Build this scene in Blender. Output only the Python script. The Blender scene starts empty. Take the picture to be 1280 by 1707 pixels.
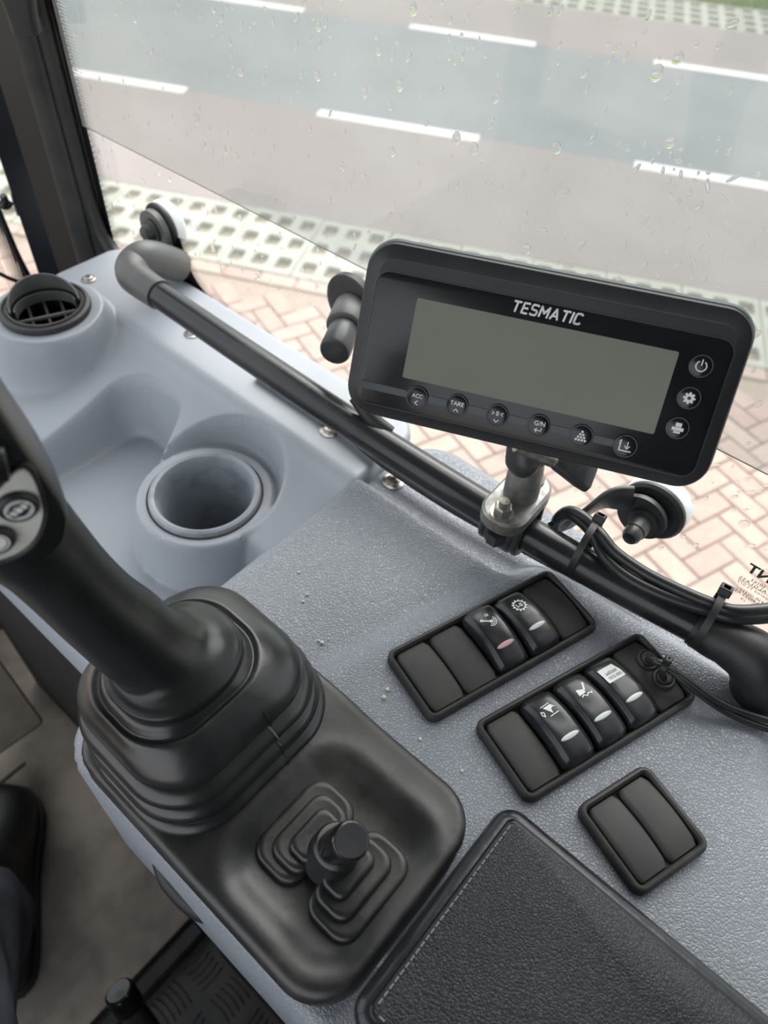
import bpy, math, random
import numpy as np
from mathutils import Vector, Matrix
random.seed(7); rng = np.random.default_rng(7)
scene = bpy.context.scene
COL = scene.collection
Z0 = 1.90            # height of the console top above the pavement; cab coordinates use z relative to it
# axes: +X = towards the side window, +Y = machine forward, +Z up
# ------------------------------------------------------------------ camera
HC = 0.45; PITCH, ROLL, FPX = math.radians(49.5), math.radians(4.5), 1250.0
TH = math.radians(142.5)
_e1 = np.array([math.cos(TH), math.sin(TH), 0]); _e2 = np.array([math.sin(TH), -math.cos(TH), 0])
_M = np.array([_e2, _e1, [0, 0, 1.0]])
_F = np.array([0, math.cos(PITCH), -math.sin(PITCH)]); _U0 = np.array([0, math.sin(PITCH), math.cos(PITCH)]); _R0 = np.array([1.0, 0, 0])
CF = _M @ _F
CR = _M @ (math.cos(ROLL) * _R0 + math.sin(ROLL) * _U0)
CU = _M @ (math.cos(ROLL) * _U0 - math.sin(ROLL) * _R0)
CAMP = np.array([0, 0, HC])
def ray(x, y): return CF + CR * (x - 640) / FPX - CU * (y - 853.5) / FPX
def at(x, y, z):                       # pixel -> point on the level plane z (cab coordinates)
    d = ray(x, y); return CAMP + d * (z - HC) / d[2]
def on_x(x, y, X):                     # pixel -> point on the upright plane x = X
    d = ray(x, y); return CAMP + d * X / d[0]
def project(P):
    v = np.asarray(P, float) - CAMP; k = v @ CF
    return 640 + FPX * (v @ CR) / k, 853.5 - FPX * (v @ CU) / k
cam = bpy.data.cameras.new('camera'); camo = bpy.data.objects.new('camera', cam); COL.objects.link(camo)
cam.sensor_fit = 'VERTICAL'; cam.sensor_height = 36.0; cam.sensor_width = 27.0; cam.lens = 36.0 * FPX / 1707.0
cam.clip_start = 0.01; cam.clip_end = 300
mw = Matrix.Identity(4)
for i in range(3):
    mw[i][0] = CR[i]; mw[i][1] = CU[i]; mw[i][2] = -CF[i]
mw[0][3], mw[1][3], mw[2][3] = 0, 0, HC + Z0
camo.matrix_world = mw
cam.dof.use_dof = True; cam.dof.focus_distance = 0.47; cam.dof.aperture_fstop = 7.5
scene.camera = camo
# ------------------------------------------------------------------ sky, sun, exposure
w = bpy.data.worlds.new('overcast_sky'); scene.world = w; w.use_nodes = True
bg = w.node_tree.nodes['Background']; bg.inputs[0].default_value = (0.90, 0.95, 1.0, 1); bg.inputs[1].default_value = 1.15
sun = bpy.data.lights.new('soft_sun', 'SUN'); sun.energy = 3.6; sun.angle = math.radians(50); sun.color = (1.0, 0.97, 0.92)
suno = bpy.data.objects.new('soft_sun', sun); COL.objects.link(suno)
suno.rotation_euler = Vector((-0.75, -0.30, -0.85)).to_track_quat('-Z', 'Y').to_euler()
scene.view_settings.view_transform = 'Standard'; scene.view_settings.look = 'None'
scene.view_settings.gamma = 1; scene.view_settings.use_curve_mapping = False
scene.view_settings.exposure = 0.62
# ------------------------------------------------------------------ materials
MATS = {}
def _nodes(name):
    m = bpy.data.materials.new(name); m.use_nodes = True; nt = m.node_tree
    return m, nt, nt.nodes, nt.links, nt.nodes['Principled BSDF']
def mat(name, col, rough=0.5, metal=0.0, col2=None, nscale=20, lo=0.4, hi=0.65, bump=None, spec=0.5, coat=0.0, rough2=None, detail=6):
    if name in MATS: return MATS[name]
    m, nt, N, L, B = _nodes(name)
    B.inputs['Base Color'].default_value = (*col, 1); B.inputs['Roughness'].default_value = rough
    B.inputs['Metallic'].default_value = metal; B.inputs['Specular IOR Level'].default_value = spec
    B.inputs['Coat Weight'].default_value = coat
    tc = N.new('ShaderNodeTexCoord')
    if col2:
        nz = N.new('ShaderNodeTexNoise'); nz.inputs['Scale'].default_value = nscale; nz.inputs['Detail'].default_value = detail
        nz.inputs['Roughness'].default_value = 0.6
        L.new(tc.outputs['Object'], nz.inputs['Vector'])
        rp = N.new('ShaderNodeValToRGB'); rp.color_ramp.elements[0].position = lo; rp.color_ramp.elements[1].position = hi
        rp.color_ramp.elements[0].color = (*col, 1); rp.color_ramp.elements[1].color = (*col2, 1)
        L.new(nz.outputs['Fac'], rp.inputs['Fac']); L.new(rp.outputs['Color'], B.inputs['Base Color'])
        if rough2 is not None:
            mr = N.new('ShaderNodeMapRange'); mr.inputs[1].default_value = lo; mr.inputs[2].default_value = hi
            mr.inputs[3].default_value = rough; mr.inputs[4].default_value = rough2
            L.new(nz.outputs['Fac'], mr.inputs[0]); L.new(mr.outputs[0], B.inputs['Roughness'])
    if bump:
        kind, sc, st, dist = bump
        if kind == 'leather':
            n1 = N.new('ShaderNodeTexNoise'); n1.inputs['Scale'].default_value = sc * 0.45; n1.inputs['Detail'].default_value = 2
            L.new(tc.outputs['Object'], n1.inputs['Vector'])
            mx = N.new('ShaderNodeVectorMath'); mx.operation = 'MULTIPLY_ADD'
            mx.inputs[1].default_value = (1.6 / sc,) * 3
            L.new(n1.outputs['Color'], mx.inputs[0]); L.new(tc.outputs['Object'], mx.inputs[2])
            v = N.new('ShaderNodeTexVoronoi'); v.feature = 'DISTANCE_TO_EDGE'; v.inputs['Scale'].default_value = sc
            L.new(mx.outputs[0], v.inputs['Vector'])
            pr = N.new('ShaderNodeMapRange'); pr.inputs[1].default_value = 0; pr.inputs[2].default_value = 0.22
            L.new(v.outputs['Distance'], pr.inputs[0]); h = pr.outputs[0]
        else:
            n1 = N.new('ShaderNodeTexNoise'); n1.inputs['Scale'].default_value = sc; n1.inputs['Detail'].default_value = 5
            L.new(tc.outputs['Object'], n1.inputs['Vector']); h = n1.outputs['Fac']
        bp = N.new('ShaderNodeBump'); bp.inputs['Strength'].default_value = st; bp.inputs['Distance'].default_value = dist
        L.new(h, bp.inputs['Height']); L.new(bp.outputs['Normal'], B.inputs['Normal'])
    MATS[name] = m; return m
def glass_mat(name, tint, film, film_col=(0.9, 0.92, 0.9), nscale=6.0):
    m = bpy.data.materials.new(name); m.use_nodes = True; nt = m.node_tree; N, L = nt.nodes, nt.links
    N.clear(); out = N.new('ShaderNodeOutputMaterial')
    tr = N.new('ShaderNodeBsdfTransparent'); tr.inputs[0].default_value = (*tint, 1)
    gl = N.new('ShaderNodeBsdfGlossy'); gl.inputs['Roughness'].default_value = 0.02
    fr = N.new('ShaderNodeFresnel'); geo = N.new('ShaderNodeNewGeometry')      # thin pane: same reflectance from both faces
    io = N.new('ShaderNodeMapRange'); io.inputs[3].default_value = 1.58; io.inputs[4].default_value = 1 / 1.58
    L.new(geo.outputs['Backfacing'], io.inputs[0]); L.new(io.outputs[0], fr.inputs[0])
    mx = N.new('ShaderNodeMixShader'); L.new(fr.outputs[0], mx.inputs[0]); L.new(tr.outputs[0], mx.inputs[1]); L.new(gl.outputs[0], mx.inputs[2])
    di = N.new('ShaderNodeBsdfDiffuse'); di.inputs[0].default_value = (*film_col, 1)
    tl = N.new('ShaderNodeBsdfTranslucent'); tl.inputs[0].default_value = (*film_col, 1)
    ad = N.new('ShaderNodeMixShader'); ad.inputs[0].default_value = 0.6; L.new(di.outputs[0], ad.inputs[1]); L.new(tl.outputs[0], ad.inputs[2])
    tc = N.new('ShaderNodeTexCoord'); nz = N.new('ShaderNodeTexNoise'); nz.inputs['Scale'].default_value = nscale; nz.inputs['Detail'].default_value = 5
    L.new(tc.outputs['Object'], nz.inputs['Vector'])
    mr = N.new('ShaderNodeMapRange'); mr.inputs[1].default_value = 0.3; mr.inputs[2].default_value = 0.75
    mr.inputs[3].default_value = film * 0.55; mr.inputs[4].default_value = film * 1.5; L.new(nz.outputs['Fac'], mr.inputs[0])
    m2 = N.new('ShaderNodeMixShader'); L.new(mr.outputs[0], m2.inputs[0]); L.new(mx.outputs[0], m2.inputs[1]); L.new(ad.outputs[0], m2.inputs[2])
    L.new(m2.outputs[0], out.inputs[0]); return m
G_SIDE = glass_mat('side_glass', (0.97, 0.98, 0.98), 0.08)
G_TINT = glass_mat('tinted_sheet', (0.62, 0.63, 0.63), 0.10)
G_WIND = glass_mat('windscreen_glass', (0.96, 0.97, 0.97), 0.04)
wd = bpy.data.materials.new('water_drop'); wd.use_nodes = True
_b = wd.node_tree.nodes['Principled BSDF']; _b.inputs['Transmission Weight'].default_value = 1; _b.inputs['IOR'].default_value = 1.33
_b.inputs['Roughness'].default_value = 0.0; _b.inputs['Base Color'].default_value = (1, 1, 1, 1)
M_CONS = mat('console_plastic', (0.235, 0.253, 0.286), 0.37, col2=(0.265, 0.282, 0.314), nscale=7, spec=0.62, bump=('leather', 430, 0.5, 0.0006))
M_CONSLIT = mat('lit_console_plastic', (0.32, 0.345, 0.382), 0.40, col2=(0.355, 0.376, 0.412), nscale=6, bump=('noise', 700, 0.12, 0.0006))  # same plastic as the side console, lightened to carry the stronger window light
M_CUP = mat('cup_plastic', (0.31, 0.335, 0.37), 0.34, col2=(0.13, 0.138, 0.15), nscale=30, lo=0.5, hi=0.8)
M_RUB = mat('boot_rubber', (0.015, 0.0155, 0.0165), 0.29, col2=(0.034, 0.033, 0.030), nscale=16, lo=0.42, hi=0.75, rough2=0.45, spec=0.75, bump=('noise', 90, 0.10, 0.002))
M_RUBD = mat('dusty_boot_rubber', (0.013, 0.0135, 0.014), 0.36, col2=(0.046, 0.044, 0.039), nscale=20, lo=0.45, hi=0.78, rough2=0.55, spec=0.7, bump=('noise', 90, 0.12, 0.002))
M_GRIP = mat('grip_plastic', (0.009, 0.011, 0.011), 0.32, col2=(0.013, 0.016, 0.015), nscale=20)
M_FRAME = mat('switch_frame', (0.028, 0.027, 0.027), 0.52, col2=(0.06, 0.053, 0.045), nscale=60, lo=0.5, hi=0.8)
M_DUST = mat('dusty_well', (0.035, 0.028, 0.022), 0.85, col2=(0.075, 0.060, 0.045), nscale=140)
M_BLANK = mat('blank_cover_plastic', (0.040, 0.040, 0.039), 0.62, col2=(0.058, 0.054, 0.048), nscale=45, lo=0.45, hi=0.75, bump=('noise', 900, 0.08, 0.0004))
M_ROCK = mat('rocker_plastic', (0.014, 0.016, 0.019), 0.27, col2=(0.028, 0.029, 0.031), nscale=60)
M_WHITE = mat('white_print', (0.80, 0.82, 0.82), 0.5)
M_LENS = mat('clear_lens', (0.62, 0.68, 0.68), 0.25)
M_LENSR = mat('pink_lens', (0.75, 0.42, 0.45), 0.25)
M_PAPER = mat('paper_label', (0.82, 0.84, 0.82), 0.7)
M_INK = mat('ink', (0.05, 0.05, 0.05), 0.6)
M_LEATH = mat('black_leather', (0.011, 0.0125, 0.016), 0.36, col2=(0.018, 0.020, 0.025), nscale=18, spec=0.38, bump=('leather', 560, 0.35, 0.0005))
M_PIPE = mat('leather_piping', (0.014, 0.015, 0.018), 0.24, bump=('noise', 120, 0.15, 0.002))
M_STITCH = mat('stitching', (0.22, 0.22, 0.22), 0.8)
M_BLK = mat('black_plastic', (0.012, 0.013, 0.015), 0.45, col2=(0.018, 0.019, 0.021), nscale=30, bump=('noise', 1500, 0.08, 0.0003))
M_MEMB = mat('membrane', (0.0075, 0.009, 0.012), 0.22, col2=(0.011, 0.012, 0.015), nscale=25)
M_SHELL = mat('rear_shell', (0.13, 0.17, 0.165), 0.4)
M_LCD = mat('lcd_glass', (0.118, 0.124, 0.078), 0.16, col2=(0.130, 0.136, 0.088), nscale=6)
M_ACC = mat('accent_stripe', (0.030, 0.042, 0.052), 0.3)
M_RING = mat('button_ring', (0.085, 0.090, 0.095), 0.4)
M_RAIL = mat('rail_coating', (0.016, 0.017, 0.019), 0.24, col2=(0.05, 0.05, 0.05), nscale=14, lo=0.5, hi=0.85, rough2=0.5)
M_RAILG = mat('elbow_casting', (0.085, 0.09, 0.09), 0.45, col2=(0.12, 0.118, 0.108), nscale=25)
M_METAL = mat('worn_alloy', (0.33, 0.33, 0.31), 0.38, metal=0.8, col2=(0.20, 0.19, 0.17), nscale=60, rough2=0.55)
M_STEEL = mat('screw_steel', (0.55, 0.54, 0.50), 0.35, metal=0.9, col2=(0.32, 0.27, 0.22), nscale=200)
M_BRKT = mat('bracket_paint', (0.035, 0.037, 0.038), 0.38, col2=(0.08, 0.078, 0.07), nscale=60, lo=0.5, hi=0.8)
M_RBLK = mat('black_rubber', (0.014, 0.014, 0.015), 0.48, col2=(0.03, 0.029, 0.027), nscale=35)
M_WDISC = mat('white_washer', (0.72, 0.78, 0.78), 0.45)
M_CABLE = mat('cable_sheath', (0.016, 0.016, 0.017), 0.33, col2=(0.03, 0.03, 0.03), nscale=50)
M_SILV = mat('silver_plate', (0.66, 0.67, 0.63), 0.42, col2=(0.44, 0.42, 0.37), nscale=40, lo=0.5, hi=0.8)
M_PILN = mat('pillar_paint', (0.010, 0.012, 0.016), 0.22)
M_PILB = mat('pillar_reflection', (0.036, 0.032, 0.028), 0.35, col2=(0.042, 0.038, 0.033), nscale=5)  # brown-grey colour stands for a reflection in the glossy pillar paint
M_SEAL = mat('seal_rubber', (0.018, 0.019, 0.018), 0.5, col2=(0.034, 0.033, 0.030), nscale=30)
M_FRIT = mat('frit_black', (0.008, 0.008, 0.009), 0.4)
M_MAT = mat('floor_mat', (0.19, 0.17, 0.15), 0.7, col2=(0.40, 0.335, 0.275), nscale=7, lo=0.42, hi=0.62, bump=('noise', 60, 0.25, 0.003))
M_TREAD = mat('tread_rubber', (0.040, 0.039, 0.039), 0.6, col2=(0.085, 0.074, 0.062), nscale=11, lo=0.45, hi=0.75)
M_BEIGE = mat('beige_cover', (0.17, 0.145, 0.115), 0.7, col2=(0.23, 0.20, 0.16), nscale=30)
M_DARK = mat('dark_cab_paint', (0.016, 0.016, 0.017), 0.6)
M_LIN = mat('headlining', (0.12, 0.12, 0.115), 0.9)
M_SHOE = mat('shoe_leather', (0.018, 0.018, 0.019), 0.5, bump=('noise', 60, 0.15, 0.003))
M_JEAN = mat('navy_cloth', (0.105, 0.112, 0.145), 0.9, col2=(0.16, 0.168, 0.205), nscale=14, bump=('noise', 500, 0.3, 0.001))
M_ASPH = mat('grey_asphalt', (0.155, 0.178, 0.182), 0.85, col2=(0.20, 0.225, 0.228), nscale=1.2, lo=0.35, hi=0.7, bump=('noise', 60, 0.2, 0.01))
M_RED = mat('red_asphalt', (0.235, 0.200, 0.190), 0.85, col2=(0.275, 0.236, 0.225), nscale=1.4, lo=0.35, hi=0.7, bump=('noise', 60, 0.2, 0.01))
M_LINE = mat('road_paint', (0.80, 0.80, 0.76), 0.7)
M_LATT = mat('lattice_concrete', (0.36, 0.365, 0.305), 0.9, col2=(0.43, 0.43, 0.365), nscale=7)
M_SOIL = mat('gravel_soil', (0.24, 0.20, 0.145), 0.95, col2=(0.36, 0.31, 0.235), nscale=30)
M_SOILG = mat('mossy_soil', (0.15, 0.16, 0.08), 0.95, col2=(0.24, 0.25, 0.14), nscale=20)
M_JOINT = mat('sand_joint', (0.325, 0.255, 0.20), 0.95, col2=(0.37, 0.295, 0.235), nscale=30)
M_BRK = [mat('brick_%d' % i, c, 0.88, col2=tuple(v * 1.12 for v in c), nscale=18, bump=('noise', 120, 0.2, 0.004)) for i, c in enumerate(
    [(0.395, 0.285, 0.232), (0.41, 0.305, 0.25), (0.395, 0.275, 0.228), (0.425, 0.322, 0.262)])]
M_GRASS = mat('grass_green', (0.18, 0.27, 0.055), 0.8, col2=(0.28, 0.37, 0.10), nscale=8)
# ------------------------------------------------------------------ mesh helpers
class MB:
    def __init__(s): s.v = []; s.f = []
    def add(s, v, f):
        o = len(s.v); s.v += [tuple(map(float, p)) for p in v]; s.f += [tuple(i + o for i in q) for q in f]; return s
    def loft(s, loops, cap0=True, cap1=True, closed=True):
        n = len(loops[0]); o = len(s.v); m = len(loops)
        for l in loops: s.v += [tuple(map(float, p)) for p in l]
        for i in range(m - 1):
            for j in range(n if closed else n - 1):
                a, b = o + i * n + j, o + i * n + (j + 1) % n
                s.f.append((a, b, b + n, a + n))
        if cap0: s.f.append(tuple(o + j for j in reversed(range(n))))
        if cap1: s.f.append(tuple(o + (m - 1) * n + j for j in range(n)))
        return s
    def box(s, lo, hi):
        x0, y0, z0 = lo; x1, y1, z1 = hi
        return s.loft([[(x0, y0, z0), (x1, y0, z0), (x1, y1, z0), (x0, y1, z0)], [(x0, y0, z1), (x1, y0, z1), (x1, y1, z1), (x0, y1, z1)]])
    def lathe(s, prof, org, axis, n=40, cap0=True, cap1=True):
        org = np.array(org, float); az = np.array(axis, float); az /= np.linalg.norm(az)
        ax = np.cross(az, [0.3, 0.5, 0.8]); ax /= np.linalg.norm(ax); ay = np.cross(az, ax)
        t = np.arange(n) * 2 * math.pi / n
        return s.loft([[org + az * h + (ax * math.cos(a) + ay * math.sin(a)) * r for a in t] for r, h in prof], cap0, cap1)
    def cyl(s, p0, p1, r0, r1=None, n=24, bev=0.0):
        r1 = r0 if r1 is None else r1
        p0 = np.array(p0, float); p1 = np.array(p1, float); L = np.linalg.norm(p1 - p0)
        pr = [(r0, 0), (r1, L)] if not bev else [(r0 - bev, 0), (r0 - bev * .3, bev * .3), (r0, bev), (r1, L - bev), (r1 - bev * .3, L - bev * .3), (r1 - bev, L)]
        return s.lathe(pr, p0, p1 - p0, n)
    def tube(s, pts, r, n=14, smooth=0, flat=None):
        P = spline(pts, smooth) if smooth else np.array(pts, float)
        R = r if hasattr(r, '__len__') else [r] * len(P)
        if len(R) != len(P): R = np.interp(np.linspace(0, 1, len(P)), np.linspace(0, 1, len(R)), R)
        T = np.gradient(P, axis=0); T /= np.linalg.norm(T, axis=1)[:, None]
        up = np.cross(T[0], [0.21, 0.13, 0.97]); up /= np.linalg.norm(up); loops = []
        for i in range(len(P)):
            up = up - T[i] * (up @ T[i]); up /= np.linalg.norm(up); b = np.cross(T[i], up)
            loops.append([P[i] + (up * math.cos(a) + b * math.sin(a)) * R[i] for a in np.arange(n) * 2 * math.pi / n])
        return s.loft(loops)
    def build(s, name, m, parent=None, smooth=True, angle=35, kind=None):
        V = np.array(s.v, float) + [0, 0, Z0]
        if parent is not None: loc = np.array(parent['_org'], float)
        else:
            lo, hi = V.min(0), V.max(0); loc = np.array([(lo[0] + hi[0]) / 2, (lo[1] + hi[1]) / 2, lo[2]])
        me = bpy.data.meshes.new(name); me.from_pydata((V - loc).tolist(), [], s.f); me.update()
        ms = m if isinstance(m, list) else [m]
        for q in ms: me.materials.append(q)
        if smooth:
            me.shade_smooth(); me.set_sharp_from_angle(angle=math.radians(angle))
        o = bpy.data.objects.new(name, me); COL.objects.link(o)
        if parent is not None: o.parent = parent
        o['_org'] = loc.tolist()
        if parent is None: o.location = loc
        if kind: o['kind'] = kind
        return o
def spline(pts, k):
    P = np.array(pts, float); out = []
    Q = np.vstack([2 * P[0] - P[1], P, 2 * P[-1] - P[-2]])
    for i in range(1, len(Q) - 2):
        a, b, c, d = Q[i - 1], Q[i], Q[i + 1], Q[i + 2]
        for t in np.arange(k) / k:
            out.append(0.5 * (2 * b + (c - a) * t + (2 * a - 5 * b + 4 * c - d) * t * t + (3 * b - a - 3 * c + d) * t ** 3))
    out.append(P[-1]); return np.array(out)
def rrect(w, h, r, n=8):
    r = max(min(r, w / 2 - 1e-6, h / 2 - 1e-6), 1e-6); o = []
    for cx, cy, a0 in ((w / 2 - r, h / 2 - r, 0), (-w / 2 + r, h / 2 - r, 90), (-w / 2 + r, -h / 2 + r, 180), (w / 2 - r, -h / 2 + r, 270)):
        for k in range(n + 1):
            a = math.radians(a0 + 90 * k / n); o.append((cx + r * math.cos(a), cy + r * math.sin(a)))
    return o
class Fr:                                # a local frame: origin and three axes
    def __init__(s, o, ax, ay, az=None):
        s.o = np.array(o, float); s.x = np.array(ax, float); s.y = np.array(ay, float)
        s.x /= np.linalg.norm(s.x); s.y -= s.x * (s.y @ s.x); s.y /= np.linalg.norm(s.y)
        s.z = np.cross(s.x, s.y) if az is None else np.array(az, float)
    def p(s, a, b, c=0): return s.o + s.x * a + s.y * b + s.z * c
    def at(s, a, b, c=0): return Fr(s.p(a, b, c), s.x, s.y, s.z)
def rbox(mb, fr, w, h, r, prof, n=8, cap0=True, cap1=True):   # prof: list of (inset, height)
    return mb.loft([[fr.p(a, b, z) for a, b in rrect(w - 2 * i, h - 2 * i, r - i if r - i > 5e-4 else 5e-4, n)] for i, z in prof], cap0, cap1)
def thing(name, label, cat, loc, group=None, kind=None):
    o = bpy.data.objects.new(name, None); COL.objects.link(o)
    L = np.array(loc, float) + [0, 0, Z0]; o.location = L; o['_org'] = L.tolist(); o.empty_display_size = 0.05
    return tag(o, label, cat, group, kind)
def tag(o, label, cat=None, group=None, kind=None):
    o['label'] = label
    if cat: o['category'] = cat
    if group: o['group'] = group
    if kind: o['kind'] = kind
    return o
_txt = {}
def text_geo(s, bold=0.0, shear=0.0):
    k = (s, bold, shear)
    if k in _txt: return _txt[k]
    cu = bpy.data.curves.new('t', 'FONT'); cu.body = s; cu.size = 1.0; cu.offset = bold; cu.shear = shear
    cu.space_character = 1.0 if len(s) != 8 else 1.22; cu.align_x = 'CENTER'; cu.align_y = 'CENTER'; cu.resolution_u = 3
    o = bpy.data.objects.new('t', cu); COL.objects.link(o)
    dg = bpy.context.evaluated_depsgraph_get(); dg.update()
    me = bpy.data.meshes.new_from_object(o.evaluated_get(dg))
    v = np.array([q.co[:] for q in me.vertices]); f = [tuple(p.vertices) for p in me.polygons]
    bpy.data.objects.remove(o); bpy.data.curves.remove(cu); bpy.data.meshes.remove(me)
    if len(v):
        lo, hi = v.min(0), v.max(0); v = v - (lo + hi) / 2
    _txt[k] = (v, f); return v, f
def text(mb, fr, s, size=None, width=None, bold=0.0, shear=0.0, mirror=False, zf=None, n=0.0003):
    v, f = text_geo(s, bold, shear)
    k = size if size else width / (v[:, 0].max() - v[:, 0].min())
    sx = -1 if mirror else 1
    pts = [fr.p(q[0] * k * sx, q[1] * k, n if zf is None else zf(q[0] * k * sx, q[1] * k)) for q in v]
    return mb.add(pts, f)
def poly(mb, fr, pts, n=0.0003, zf=None):
    return mb.add([fr.p(a, b, n if zf is None else zf(a, b)) for a, b in pts], [tuple(range(len(pts)))])
def ring(mb, fr, r0, r1, seg=32, n=0.0003, a0=0, a1=360, zf=None):
    A = [math.radians(a0 + (a1 - a0) * k / seg) for k in range(seg + 1)]; v = []; f = []
    for a in A:
        for r in (r0, r1):
            x, y = r * math.cos(a), r * math.sin(a); v.append(fr.p(x, y, n if zf is None else zf(x, y)))
    for k in range(seg): f.append((2 * k, 2 * k + 1, 2 * k + 3, 2 * k + 2))
    return mb.add(v, f)
def disc(mb, fr, cx, cy, r, seg=20, n=0.0003, zf=None, ry=None):
    ry = ry or r
    return poly(mb, fr, [(cx + r * math.cos(2 * math.pi * k / seg), cy + ry * math.sin(2 * math.pi * k / seg)) for k in range(seg)], n, zf)
def stroke(mb, fr, pts, w, n=0.0003, zf=None):
    for (x0, y0), (x1, y1) in zip(pts[:-1], pts[1:]):
        d = math.hypot(x1 - x0, y1 - y0); nx, ny = -(y1 - y0) / d * w / 2, (x1 - x0) / d * w / 2
        ex, ey = (x1 - x0) / d * w * .3, (y1 - y0) / d * w * .3
        poly(mb, fr, [(x0 - nx - ex, y0 - ny - ey), (x1 - nx + ex, y1 - ny + ey), (x1 + nx + ex, y1 + ny + ey), (x0 + nx - ex, y0 + ny - ey)], n, zf)
    return mb
# ================================================================== OUTSIDE
RA = math.radians(-11.2) - (TH - math.pi / 2)
RD = np.array([math.cos(RA), math.sin(RA), 0]); RN = np.array([-RD[1], RD[0], 0])       # along / across the street
GZ = -Z0                                                                               # pavement level
def gp(u, v, z=0): return RD * u + RN * v + [0, 0, GZ + z]
def strip(name, v0, v1, m, label, top=0.0, u0=-30, u1=30, cat='road', thick=0.08):
    mb = MB().loft([[gp(u0, v0, top - thick), gp(u1, v0, top - thick), gp(u1, v1, top - thick), gp(u0, v1, top - thick)],
                    [gp(u0, v0, top), gp(u1, v0, top), gp(u1, v1, top), gp(u0, v1, top)]])
    return tag(mb.build(name, m, smooth=False), label, cat, kind='structure')
strip('cycle_lane', 4.135, 5.62, M_RED, 'pinkish red asphalt lane between the near lattice pavers and the grey roadway', cat='lane')
strip('roadway', 5.62, 7.74, M_ASPH, 'blue-grey asphalt roadway in the middle of the street', cat='road')
strip('cycle_lane', 7.74, 8.93, M_RED, 'narrow pinkish red asphalt lane on the far side of the street', cat='lane')
strip('grass_verge', 9.74, 60, M_GRASS, 'ground of the green verge at the far side of the street', cat='verge', top=-0.02)
def dash(u0, u1, v, label):
    b = MB(); fr = Fr(gp((u0 + u1) / 2, v), RD, RN, (0, 0, 1))
    rbox(b, fr, u1 - u0, 0.12, 0.012, [(0, 0.0), (0, 0.003), (0.004, 0.005)], n=3)
    tag(b.build('road_marking', M_LINE), label, 'road marking', 'white dashes painted on the street')
dash(-4.15, -2.91, 5.61, 'white dash on the near line, cut off by the cab pillar')
dash(-1.85, -0.63, 5.61, 'white dash on the near line, above the scale display')
dash(0.49, 1.72, 5.61, 'white dash on the near line, at the right edge behind splashes of rain')
dash(-3.90, -2.68, 7.74, 'white dash on the far line, leftmost, cut by the top of the picture')
dash(-1.65, -0.48, 7.74, 'white dash on the far line, the middle one of three')
dash(0.58, 1.78, 7.74, 'white dash on the far line, at the right edge of the picture')
# ---- lattice pavers: stones with open cells
def lattice(nu, nv, W, H, hole, hgt=0.055, r=0.022):
    """one stone: nu x nv open cells, mesh built cell by cell"""
    mb = MB(); fr = Fr((0, 0, 0), (1, 0, 0), (0, 1, 0)); cw, ch = W / nu, H / nv
    for i in range(nu):
        for j in range(nv):
            c = fr.at(-W / 2 + (i + .5) * cw, -H / 2 + (j + .5) * ch)
            hl = rrect(hole[0], hole[1], r, 3); n = len(hl); outer = []
            for a, b in hl:                      # push the loop out to the cell border
                k = 1 / max(abs(a) / (cw / 2), abs(b) / (ch / 2)); outer.append((a * k, b * k))
            hb = [(a * .86, b * .86) for a, b in hl]
            mb.loft([[c.p(a, b, 0) for a, b in outer], [c.p(a, b, 0) for a, b in hl], [c.p(a * .97, b * .97, -.006) for a, b in hl], [c.p(a, b, -hgt) for a, b in hb]], False, False)
            # close the corners of the cell
            o = len(mb.v) - 4 * n
            for q in range(4):
                k0 = q * 4; a = outer[k0 + 1]; b = outer[k0 + 2]
                sx, sy = (1, -1, -1, 1)[q], (1, 1, -1, -1)[q]
                mb.v.append(tuple(c.p(sx * cw / 2, sy * ch / 2, 0))); ci = len(mb.v) - 1
                ids = [o + k0 + t for t in range(4)]
                for t in range(3): mb.f.append((ids[t], ids[t + 1], ci))
    ol = [(-W / 2, -H / 2), (W / 2, -H / 2), (W / 2, H / 2), (-W / 2, H / 2)]
    mb.loft([[(a, b, 0) for a, b in ol], [(a, b, -hgt) for a, b in ol]], False, False)
    me = bpy.data.meshes.new('lattice_paver'); me.from_pydata(mb.v, [], mb.f); me.update(); me.materials.append(M_LATT)
    return me
def lattice_strip(v0, v1, W, nu, nv, hole, soil, label, us, umax):
    base = strip('lattice_paving', v0, v1, soil, label, top=-0.028, cat='paving')
    me = lattice(nu, nv, W - .006, v1 - v0 - .01, hole)
    base['_org'] = list(base.location)
    u = us
    while u < umax:
        o = bpy.data.objects.new('paver', me); COL.objects.link(o); o.parent = base
        P = gp(u + W / 2, (v0 + v1) / 2, rng.uniform(-.003, .003)) + [0, 0, Z0] - np.array(base.location)
        o.location = P; o.rotation_euler = (0, 0, RA + rng.uniform(-.006, .006)); u += W
lattice_strip(3.48, 4.135, 0.43, 3, 3, (0.088, 0.118), M_SOIL, 'cream concrete lattice pavers with open cells beside the brick paving', -5.2, 3.2)
lattice_strip(8.93, 9.74, 0.70, 4, 4, (0.115, 0.120), M_SOILG, 'pale lattice pavers with mossy cells along the green verge', -4.9, 4.2)
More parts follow.
